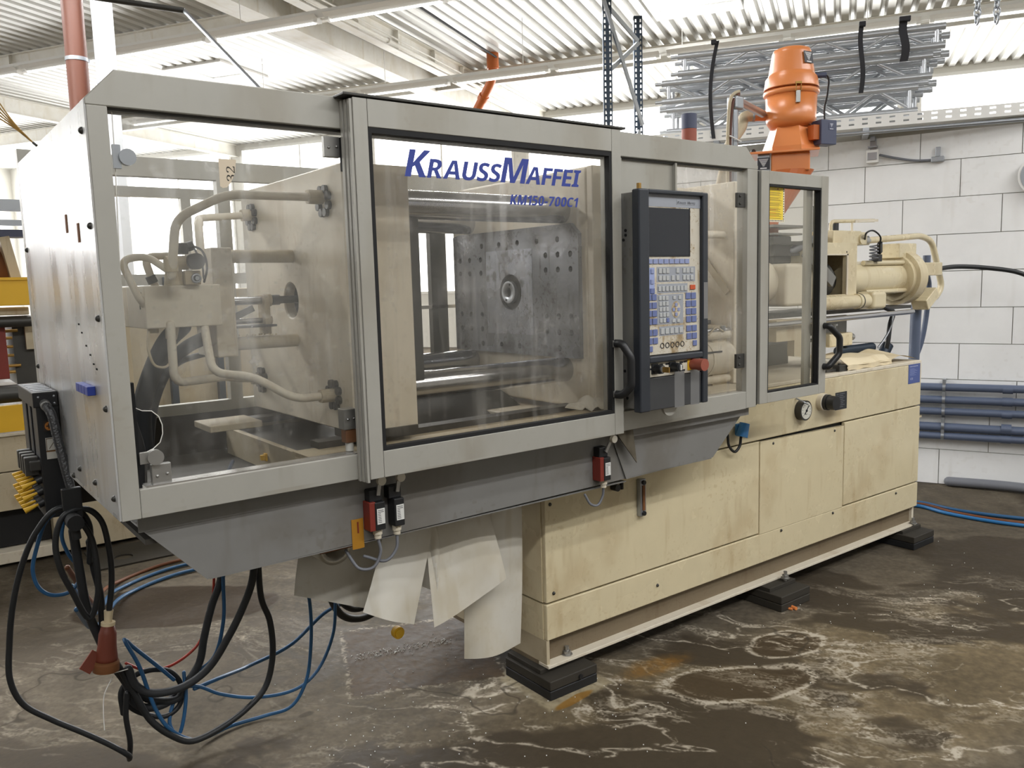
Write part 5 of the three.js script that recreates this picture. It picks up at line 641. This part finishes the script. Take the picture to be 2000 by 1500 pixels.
// ───────── plastic sheet hanging under the cover ─────────
{
  const t = thing('plastic_sheet', 'large white plastic sheet with cut flaps hanging below the grey cover beside the bed', 'sheet');
  const quad = (a, b, c, d, bulge, ph) => (u, v) => { const p = [0, 1, 2].map((i) => (a[i] * (1 - u) + b[i] * u) * v + (d[i] * (1 - u) + c[i] * u) * (1 - v)); const k = bulge * Math.sin(u * Math.PI) + 0.012 * Math.sin(u * 5 + v * 3 + ph); return [p[0], p[1], p[2] + k * (0.4 + 0.6 * (1 - v))]; };
  // a, b: upper left and right; c, d: lower right and left
  part('flap', sheet(quad([0.80, 0.80, -0.24], [0.98, 0.82, -0.24], [0.855, 0.44, -0.19], [0.675, 0.533, -0.19], 0.02, 0), 12, 16), M.sheet, t); part('flap', sheet(quad([0.93, 0.81, -0.23], [1.17, 0.81, -0.25], [1.215, 0.505, -0.2], [0.915, 0.42, -0.19], 0.03, 2), 14, 16), M.sheet, t);
  part('flap', sheet(quad([1.10, 0.82, -0.27], [1.372, 0.80, -0.3], [1.352, 0.195, -0.3], [1.09, 0.225, -0.29], 0.045, 1), 16, 22), M.sheet, t); part('flap', sheet(quad([0.58, 0.80, -0.36], [0.86, 0.80, -0.36], [0.82, 0.46, -0.33], [0.52, 0.585, -0.33], 0.03, 3), 12, 12), M.sheet, t, 'flap lying further back');
  part('flap', sheet(quad([0.88, 0.80, -0.255], [1.06, 0.81, -0.26], [0.955, 0.52, -0.25], [0.925, 0.53, -0.25], 0.05, 4), 12, 12), M.sheet, t);
  const r = thing('tape_roll', 'white roll end showing below the cover left of the plastic sheet', 'roll', null, [0.62, 0.735, -0.28]); part('tube', new THREE.LatheGeometry([[0.035, -0.04], [0.055, -0.04], [0.055, 0.04], [0.035, 0.04], [0.035, -0.04]].map((p) => new THREE.Vector2(...p)), 32).rotateX(Math.PI / 2), M.sheet, r); part('clip', bx(-0.05, 0.06, -0.01, 0.012, 0.04, 0.046), M.rust, r);
  const k = thing('yellow_cap', 'round yellow cap on the floor hose beneath the plastic sheet', 'cap', null, [0.93, 0.31, -0.45]); part('rim', disc('z', [0, 0, 0], 0.021, 0.02, 24), M.yellow, k); part('cap_face', disc('z', [0, 0, 0.012], 0.016, 0.006, 24), M.yellow, k);
}
// ───────── connector box and cables at the left end ─────────
{
  const b = thing('connector_box', 'black connector box with yellow plugs fixed to the bright end panel', 'connector box', null, [-0.006, 0, -0.69]);
  part('case', [bx(-0.058, 0, 0.86, 1.2, -0.3, -0.002, 0.003), bx(-0.064, 0, 1.185, 1.229, -0.315, 0.0, 0.003)], M.black, b); part('top_print', [0, 1, 2, 3, 4].map((k) => bx(-0.056, -0.008, 1.229, 1.2302, -0.06 - k * 0.052, -0.035 - k * 0.052)), M.greyField, b); part('side_groove', [bx(-0.061, -0.057, 0.9, 1.18, -0.2, -0.18), bx(-0.061, -0.057, 0.9, 1.18, -0.11, -0.09)], M.hole, b); part('corner_screws', [[-0.05, 1.215], [-0.01, 1.215], [-0.01, 1.195]].map(([x, y]) => screw([x, y, 0.0], 'z', 0.0035)), M.galv, b);
  const stk = canvasTex(64, 96, (c) => { c.fillStyle = '#b9b7af'; c.fillRect(0, 0, 64, 96); c.strokeStyle = '#4b3a26'; c.lineWidth = 3; c.strokeRect(4, 4, 56, 54); c.beginPath(); c.moveTo(16, 50); c.lineTo(48, 14); c.stroke(); c.fillStyle = '#6b4a26'; c.fillRect(0, 58, 64, 6); });
  printed(0.032, 0.062, stk, b, 'sticker', (m) => m.position.set(-0.026, 1.065, 0.0)); printed(0.026, 0.03, canvasTex(32, 32, (c) => { c.fillStyle = '#2a2018'; c.fillRect(0, 0, 32, 32); c.fillStyle = '#a86a2a'; c.beginPath(); c.arc(16, 16, 13, 0, 7); c.fill(); c.fillStyle = '#2a2018'; c.fillRect(8, 14, 16, 4); c.fillRect(14, 8, 4, 16); }), b, 'earth_mark', (m) => m.position.set(-0.03, 1.13, 0.0));
  for (let r = 0; r < 5; r++) for (let c = 0; c < 3; c++) { const z = -0.03 - r * 0.052, y = 0.985 - c * 0.034; const s = part('socket', bar([-0.055, y - 0.01, z], [-0.072, y - 0.016, z], 0.013, 6), M.black, b); part('plug_tip', [bar([-0.07, y - 0.016, z], [-0.108, y - 0.03, z], 0.0035, 6, 0.009)], M.yellow, s); }
  part('plug_block', [bx(-0.085, -0.05, 1.0, 1.03, -0.22, -0.02, 0.004), ...[0, 1, 2, 3].map((k) => bx(-0.095, -0.06, 0.985, 1.04, -0.06 - k * 0.05, -0.035 - k * 0.05, 0.003))], M.darkSteel, b); part('cable_entry', [bar([-0.035, 1.195, -0.002], [-0.035, 1.19, 0.03], 0.014, 10)], M.chromeDull, b);
  const g = thing('braided_conduit', 'grey braided conduit hanging from the black connector box', 'conduit'); part('conduit', tube([[-0.04, 1.19, -0.66], [-0.033, 1.17, -0.645], [-0.024, 1.10, -0.64], [-0.01, 1.0, -0.64], [0.0, 0.93, -0.64], [0.004, 0.86, -0.65]], 0.0125, 10, 14), M.braid, g);
  const k = thing('cable_hook', 'black cable hook on a bracket below the connector box', 'hook', null, [-0.012, 0.868, -0.6]); part('hook_disc', disc('z', [0, 0, 0.03], 0.022, 0.05, 24), M.blackSoft, k); part('stem', [bar([0.0, -0.005, 0.03], [0.003, -0.05, 0.03], 0.012, 12), bx(-0.02, 0.03, 0.0, 0.09, -0.02, 0.0, 0.003)], M.black, k);
  const T = (name, label, cat, pts, r, m, group, pname = 'cable') => { const t = thing(name, label, cat, group); part(pname, tube(pts, r, 8, 10), m, t); return t; };
  const zz = (pts, z0, z1) => pts.map(([x, y], i) => [x, y, z0 + (z1 - z0) * i / (pts.length - 1)]);
  const bigLoop = T('power_cable', 'black power cable looping far left from the hook down to the floor', 'cable', [[0.03, 0.72, -0.65], [0.035, 0.84, -0.64], [0.0, 0.893, -0.63], [-0.048, 0.897, -0.63], [-0.098, 0.842, -0.64], [-0.135, 0.76, -0.66], [-0.167, 0.645, -0.68], [-0.187, 0.511, -0.7], [-0.194, 0.405, -0.7], [-0.169, 0.326, -0.7], [-0.103, 0.255, -0.7], [-0.026, 0.186, -0.7], [0.047, 0.117, -0.7], [0.098, 0.058, -0.71], [0.108, 0.02, -0.76], [0.106, 0.1, -0.71], [0.097, 0.2, -0.69], [0.104, 0.275, -0.68]], 0.0085, M.cable);
  T('power_cable', 'black cable with two narrow loops hanging from the hook above the red plug', 'cable', [[0.068, 0.56, -0.64], [0.083, 0.66, -0.64], [0.081, 0.755, -0.63], [0.063, 0.85, -0.62], [0.025, 0.89, -0.61], [-0.03, 0.885, -0.6], [-0.058, 0.82, -0.6], [-0.055, 0.74, -0.6], [-0.028, 0.655, -0.61], [0.012, 0.56, -0.62], [0.035, 0.62, -0.61], [0.042, 0.7, -0.61], [0.035, 0.8, -0.62], [0.01, 0.86, -0.62]], 0.0085, M.cable);
  const pl = thing('power_plug', 'large red three-phase plug hanging from the black cable', 'plug'); const pg = grp('plug', pl); pg.position.set(0.067, 0.565, -0.64); pg.rotation.z = -0.12; pg.scale.setScalar(1.18); part('strain_relief', [bar([0, 0, 0], [0, -0.03, 0], 0.011, 14, 0.009), disc('y', [0, -0.034, 0], 0.017, 0.008, 20)], M.bag, pg); part('plug_body', lathe([[0, -0.038], [0.015, -0.038], [0.021, -0.06], [0.022, -0.09], [0.026, -0.12], [0.027, -0.135], [0, -0.135]], 24), M.plugRed, pg, 'dirty red plug body'); part('plug_shroud', lathe([[0.0, -0.128], [0.029, -0.128], [0.031, -0.136], [0.031, -0.155], [0.025, -0.157], [0.025, -0.14], [0, -0.14]], 24), M.rust, pg); part('plug_lid', [plankBar([-0.022, -0.105, 0.0], [-0.052, -0.145, 0.01], 0.03, 0.006)], M.plugRed, pg);
  T('hydraulic_bundle', 'thick grey cable bundle running from the hook past the red plug to the floor', 'cable', zz([[-0.008, 0.83], [-0.004, 0.774], [0.002, 0.694], [0.013, 0.58], [0.04, 0.475], [0.069, 0.385], [0.106, 0.306], [0.13, 0.222], [0.165, 0.19], [0.226, 0.18], [0.27, 0.2]], -0.63, -0.74), 0.013, M.cableThick);
  T('thick_cable', 'thick black cable swinging from the hook down and up to the cover edge at right', 'cable', zz([[0.036, 0.78], [0.041, 0.701], [0.052, 0.618], [0.056, 0.453], [0.089, 0.362], [0.125, 0.266], [0.163, 0.168], [0.22, 0.095], [0.281, 0.05], [0.365, 0.056], [0.471, 0.095], [0.537, 0.146], [0.571, 0.247], [0.57, 0.377], [0.548, 0.456], [0.546, 0.6], [0.55, 0.8]], -0.66, -0.7), 0.0105, M.cable);
  T('thick_cable', 'grey cable curving from under the cover chamfer to the coil, upper one', 'cable', zz([[0.53, 0.8], [0.519, 0.553], [0.478, 0.456], [0.42, 0.365], [0.347, 0.28], [0.263, 0.246], [0.17, 0.259], [0.128, 0.299], [0.11, 0.36]], -0.68, -0.66), 0.0125, M.cableThick); T('thick_cable', 'grey cable curving from under the cover chamfer to the coil, lower one', 'cable', zz([[0.45, 0.8], [0.433, 0.556], [0.393, 0.461], [0.361, 0.364], [0.339, 0.283], [0.294, 0.227], [0.259, 0.186], [0.182, 0.209], [0.13, 0.26]], -0.74, -0.72), 0.0125, M.cableThick);
  T('cable_coil', 'black cable coiled in a ring above the floor', 'cable', [[0.097, 0.191, -0.73], [0.098, 0.265, -0.73], [0.131, 0.298, -0.73], [0.189, 0.305, -0.73], [0.25, 0.277, -0.73], [0.277, 0.215, -0.73], [0.265, 0.158, -0.73], [0.223, 0.137, -0.73], [0.163, 0.16, -0.74], [0.12, 0.2, -0.75], [0.11, 0.26, -0.75]], 0.0085, M.cable);
  const B = 'blue air hoses';
  T('air_hose', 'blue air hose in a small loop left of the hook', 'hose', zz([[-0.05, 0.88], [-0.071, 0.858], [-0.096, 0.794], [-0.113, 0.721], [-0.101, 0.664], [-0.07, 0.633], [-0.024, 0.629], [0.012, 0.66]], -0.66, -0.7), 0.0058, M.blue, B, 'hose'); T('air_hose', 'blue air hose in a short bow right beside the hook', 'hose', zz([[-0.02, 0.86], [-0.03, 0.8], [-0.015, 0.74], [0.01, 0.69], [0.02, 0.62]], -0.68, -0.72), 0.0058, M.blue, B, 'hose');
  T('air_hose', 'blue air hose making the widest low sweep under the cover', 'hose', [[0.68, 0.8, -0.68], [0.7, 0.528, -0.69], [0.717, 0.393, -0.69], [0.711, 0.242, -0.69], [0.684, 0.116, -0.69], [0.63, 0.04, -0.7], [0.55, 0.012, -0.75], [0.43, 0.012, -0.76], [0.312, 0.025, -0.72], [0.221, 0.112, -0.68], [0.181, 0.196, -0.67], [0.14, 0.362, -0.66], [0.106, 0.455, -0.66], [0.13, 0.42, -0.68], [0.21, 0.315, -0.7], [0.25, 0.26, -0.71]], 0.0062, M.blue, B, 'hose'); T('air_hose', 'blue air hose in a flat sweep just above the widest one', 'hose', zz([[0.83, 0.8], [0.822, 0.5], [0.817, 0.366], [0.801, 0.254], [0.734, 0.139], [0.654, 0.098], [0.508, 0.115], [0.389, 0.168], [0.31, 0.222], [0.199, 0.233]], -0.7, -0.7), 0.0058, M.blue, B, 'hose'); T('air_hose', 'blue air hose rising to the right towards the yellow cap', 'hose', [[0.96, 0.36, -0.7], [0.872, 0.263, -0.9], [0.74, 0.15, -0.95], [0.56, 0.14, -0.9], [0.411, 0.2, -0.75], [0.309, 0.213, -0.7]], 0.0068, M.blue, B, 'hose'); T('air_hose', 'blue air hose dropping straight below the cover chamfer into the coil', 'hose', [[0.44, 0.8, -0.72], [0.432, 0.539, -0.72], [0.422, 0.4, -0.72], [0.381, 0.288, -0.72], [0.311, 0.239, -0.74], [0.259, 0.186, -0.74], [0.229, 0.109, -0.72], [0.25, 0.07, -0.71], [0.282, 0.178, -0.71], [0.29, 0.26, -0.74]], 0.0062, M.blue, B, 'hose');
  T('air_hose', 'red hose running beside the grey cables into the coil', 'hose', zz([[0.425, 0.8], [0.415, 0.56], [0.403, 0.476], [0.371, 0.379], [0.334, 0.329], [0.251, 0.293], [0.174, 0.304], [0.12, 0.345]], -0.76, -0.74), 0.0045, M.redHose, null, 'hose'); T('air_hose', 'red hose in a narrow hanging loop left of the plastic sheet', 'hose', [[0.71, 0.8, -0.7], [0.722, 0.5, -0.7], [0.744, 0.425, -0.7], [0.752, 0.43, -0.7], [0.752, 0.55, -0.7]], 0.005, M.redHose, null, 'hose');
  T('floor_hose', 'black hose looping behind the plastic sheet, front one', 'hose', [[0.76, 0.62, -0.72], [0.80, 0.42, -0.72], [0.86, 0.3, -0.75], [0.97, 0.24, -0.8], [1.1, 0.25, -0.85], [1.22, 0.32, -0.9]], 0.014, M.cable, null, 'hose'); T('floor_hose', 'black hose looping behind the plastic sheet, rear one', 'hose', [[0.8, 0.62, -0.78], [0.84, 0.42, -0.78], [0.9, 0.31, -0.8], [1.0, 0.26, -0.85], [1.25, 0.34, -0.95]], 0.013, M.cable, null, 'hose');
  const ft = thing('cable_tie', 'white cable tie with a long tail round the grey cable bundle', 'cable tie'); part('loop', new THREE.TorusGeometry(0.024, 0.0016, 6, 24).rotateX(1.2).translate(0.085, 0.36, -0.66), M.white, ft); part('tail', tube([[0.062, 0.355, -0.645], [0.035, 0.31, -0.64], [0.028, 0.26, -0.64], [0.026, 0.2, -0.64]], 0.0015, 8, 5), M.white, ft);
  // hoses on the floor towards the neighbouring machine
  const F = 'hoses on the floor by the neighbouring machine';
  [[0.0, M.blue, 'near blue hose on the floor in front of the column plate'], [0.06, M.blue, 'middle blue hose on the floor in front of the column plate'], [0.11, M.orangeHose, 'brown hose on the floor in front of the column plate']].forEach(([d, m, l], k) => T('floor_hose', l, 'hose', [[0.02, 0.5 + d, -0.9 - d], [0.1, 0.32 + d, -1.2], [0.25, 0.12 + d * 0.5, -1.8 - d], [0.45, 0.015, -2.35 - d * 2], [0.75, 0.012, -2.5 - d * 2], [1.1, 0.012, -2.45 - d * 2], [1.6, 0.012, -2.3 - d]], 0.009, m, F, 'hose'));
  // hoses on the floor at the right end
  [[0, M.blueBright, 'bright blue hose on the floor at the right end of the machine'], [0.05, M.orangeHose, 'brown hose on the floor beside the bright blue one'], [-0.09, M.blue, 'dark blue hose on the floor nearest the wall at right']].forEach(([d, m, l], k) => T('floor_hose', l, 'hose', k === 2 ? [[4.7, 0.012, -0.85], [4.86, 0.012, -0.6], [4.85, 0.012, -0.34], [4.95, 0.012, 0.0], [5.2, 0.012, 0.4]] : [[4.6, 0.012, -0.75 - d], [4.774 + d, 0.012, -0.567], [4.737 + d, 0.012, -0.357], [4.75 + d, 0.012, -0.123], [4.80 + d, 0.012, 0.057], [5.0, 0.012, 0.5]], 0.011, m, 'hoses on the floor at the right end', 'hose'));
}
// plastic pellets scattered on the floor
{ const g = new THREE.IcosahedronGeometry(0.0022, 0), n = 420, im = new THREE.InstancedMesh(g, M.white, n), m4 = new THREE.Matrix4(); for (let k = 0; k < n; k++) { let x, z; if (k < 150) { const t = rnd(); x = 0.98 + 0.4 * t + 0.05 * rnd(); z = -0.98 + 0.12 * t + 0.06 * (rnd() - 0.5); } else if (k < 280) { x = 0.6 + 1.1 * rnd(); z = -1.0 + 0.9 * rnd(); } else { x = 0.2 + 4 * rnd(); z = -0.2 + 1.2 * rnd(); } m4.makeTranslation(x, 0.0022, z); im.setMatrixAt(k, m4); } im.name = 'plastic_pellets'; im.userData = { kind: 'stuff', label: 'white plastic pellets scattered over the floor', category: 'pellets' }; scene.add(im); }
{ const o = single('orange_peg', [bar([2.765, 0.008, -0.1], [2.77, 0.008, -0.135], 0.008, 10), bar([2.75, 0.006, -0.11], [2.745, 0.006, -0.13], 0.006, 8)], M.orange, 'small orange plastic peg on the floor beside the middle levelling pad', 'peg'); }
{ const p = thing('floor_plate', 'dark steel floor plate with a round hole in front of the neighbouring machine', 'plate', null, [0.68, 0, -3.05]); part('plate', poly(rect(-0.26, 0.3, -0.18, 0.22), 0.01, 0, [Array.from({ length: 16 }, (_, k) => [-0.1 + 0.05 * Math.cos(k * 0.3927), -0.03 + 0.05 * Math.sin(k * 0.3927)])]).rotateX(-Math.PI / 2), M.rawPad, p); }
// ───────── neighbouring machine behind ─────────
{
  const n = thing('neighbour_machine', 'second cream moulding machine with yellow stripes standing behind at left', 'machine');
  const z = -3.32, x0 = -3.2, x1 = 1.75;
  part('plinth', [bx(x0, 0.28, 0.09, 0.31, z - 1.1, z - 0.09)], M.blackSoft, n); part('lower_panel', bx(0.285, x1, 0.025, 0.31, z - 1.1, z, 0.004), M.creamDirty, n); part('base_flange', bx(x0, 0.28, 0.02, 0.085, z - 1.1, z + 0.02, 0.004), M.creamIn, n); part('lower_panel', bx(x0, -1.0, 0.315, 0.53, z - 1.1, z, 0.004), M.creamDirty, n); part('lower_panel', bx(-0.996, x1, 0.315, 0.53, z - 1.1, z, 0.004), M.creamDirty, n); part('upper_panel', bx(x0, x1, 0.536, 0.735, z - 1.1, z, 0.004), M.creamDirty, n); part('panel_lip', bx(x0, x1, 0.735, 0.752, z - 0.1, z + 0.015, 0.003), M.stripWhite, n);
  part('yellow_stripe', bx(x0, 0.23, 0.757, 0.905, z - 0.06, z - 0.0, 0.003), M.yellow, n, 'lower yellow band'); part('yellow_stripe', [bx(x0, 0.31, 1.455, 1.605, z - 0.08, z - 0.02, 0.004), bx(x0, 0.31, 1.595, 1.61, z - 0.08, z - 0.01)], M.yellow, n, 'upper yellow band');
  part('tie_bar', bar([x0, 1.365, z - 0.1], [0.4, 1.365, z - 0.1], 0.032, 18), M.darkSteel, n); part('tie_bar', bar([x0, 0.965, z - 0.05], [0.4, 0.965, z - 0.05], 0.05, 18), M.darkSteel, n); part('arm', [bx(x0, 0.28, 1.40, 1.445, z - 0.2, z - 0.1, 0.006)], M.creamDirty, n); part('mould', bx(-0.45, 0.16, 1.04, 1.335, z - 0.6, z - 0.15, 0.004), M.red, n, 'red-brown mould half'); part('mould_fittings', [1.31, 1.27, 1.22, 1.17, 1.11, 1.075].map((y, k) => bar([0.16, y, z - 0.2], [0.195 + (k % 4 ? 0 : 0.03), y, z - 0.2], 0.009, 8)), M.brass, n); part('mould_plate', [bx(0.2, 0.45, 1.0, 1.36, z - 0.7, z - 0.22)], M.darkSteel, n); part('side_block', [bx(0.26, 0.34, 1.2, 1.34, z - 0.22, z - 0.18)], M.creamDirty, n);
  part('rear_body', [bx(0.42, x1, 0.755, 1.52, z - 0.9, z - 0.3, 0.01)], M.creamDirty, n); part('rail', [bx(x0, 0.4, 1.98, 2.04, z - 0.15, z - 0.08), bx(x0, 0.4, 1.9, 1.93, z - 0.15, z - 0.1), bx(-0.3, 0.1, 1.78, 1.9, z - 0.16, z - 0.1)], M.galv, n); part('drum', [bar([-1.2, 1.66, z - 0.35], [0.25, 1.66, z - 0.35], 0.14, 28)], M.rust, n); part('side_plate', [plankBar([0.24, 1.6, z - 0.2], [0.2, 1.84, z - 0.2], 0.05, 0.1)], M.creamDirty, n); part('cable_tray', [bx(x0, 0.4, 1.84, 1.88, z - 0.3, z - 0.16)], M.boxBlue, n);
  part('rack_legs', [0.75, 1.05, 1.35, 1.65].map((x) => bx(x, x + 0.04, 0.755, 1.6, z - 0.25, z - 0.2)), M.post, n); part('guard_window', [bx(0.5, 1.7, 1.55, 1.62, z - 0.3, z - 0.24), bx(0.5, 1.7, 2.1, 2.16, z - 0.3, z - 0.24), bx(0.5, 0.56, 1.62, 2.1, z - 0.3, z - 0.24), bx(1.2, 1.26, 1.62, 2.1, z - 0.3, z - 0.24)], M.alu, n);
}

renderer.render(scene, camera);
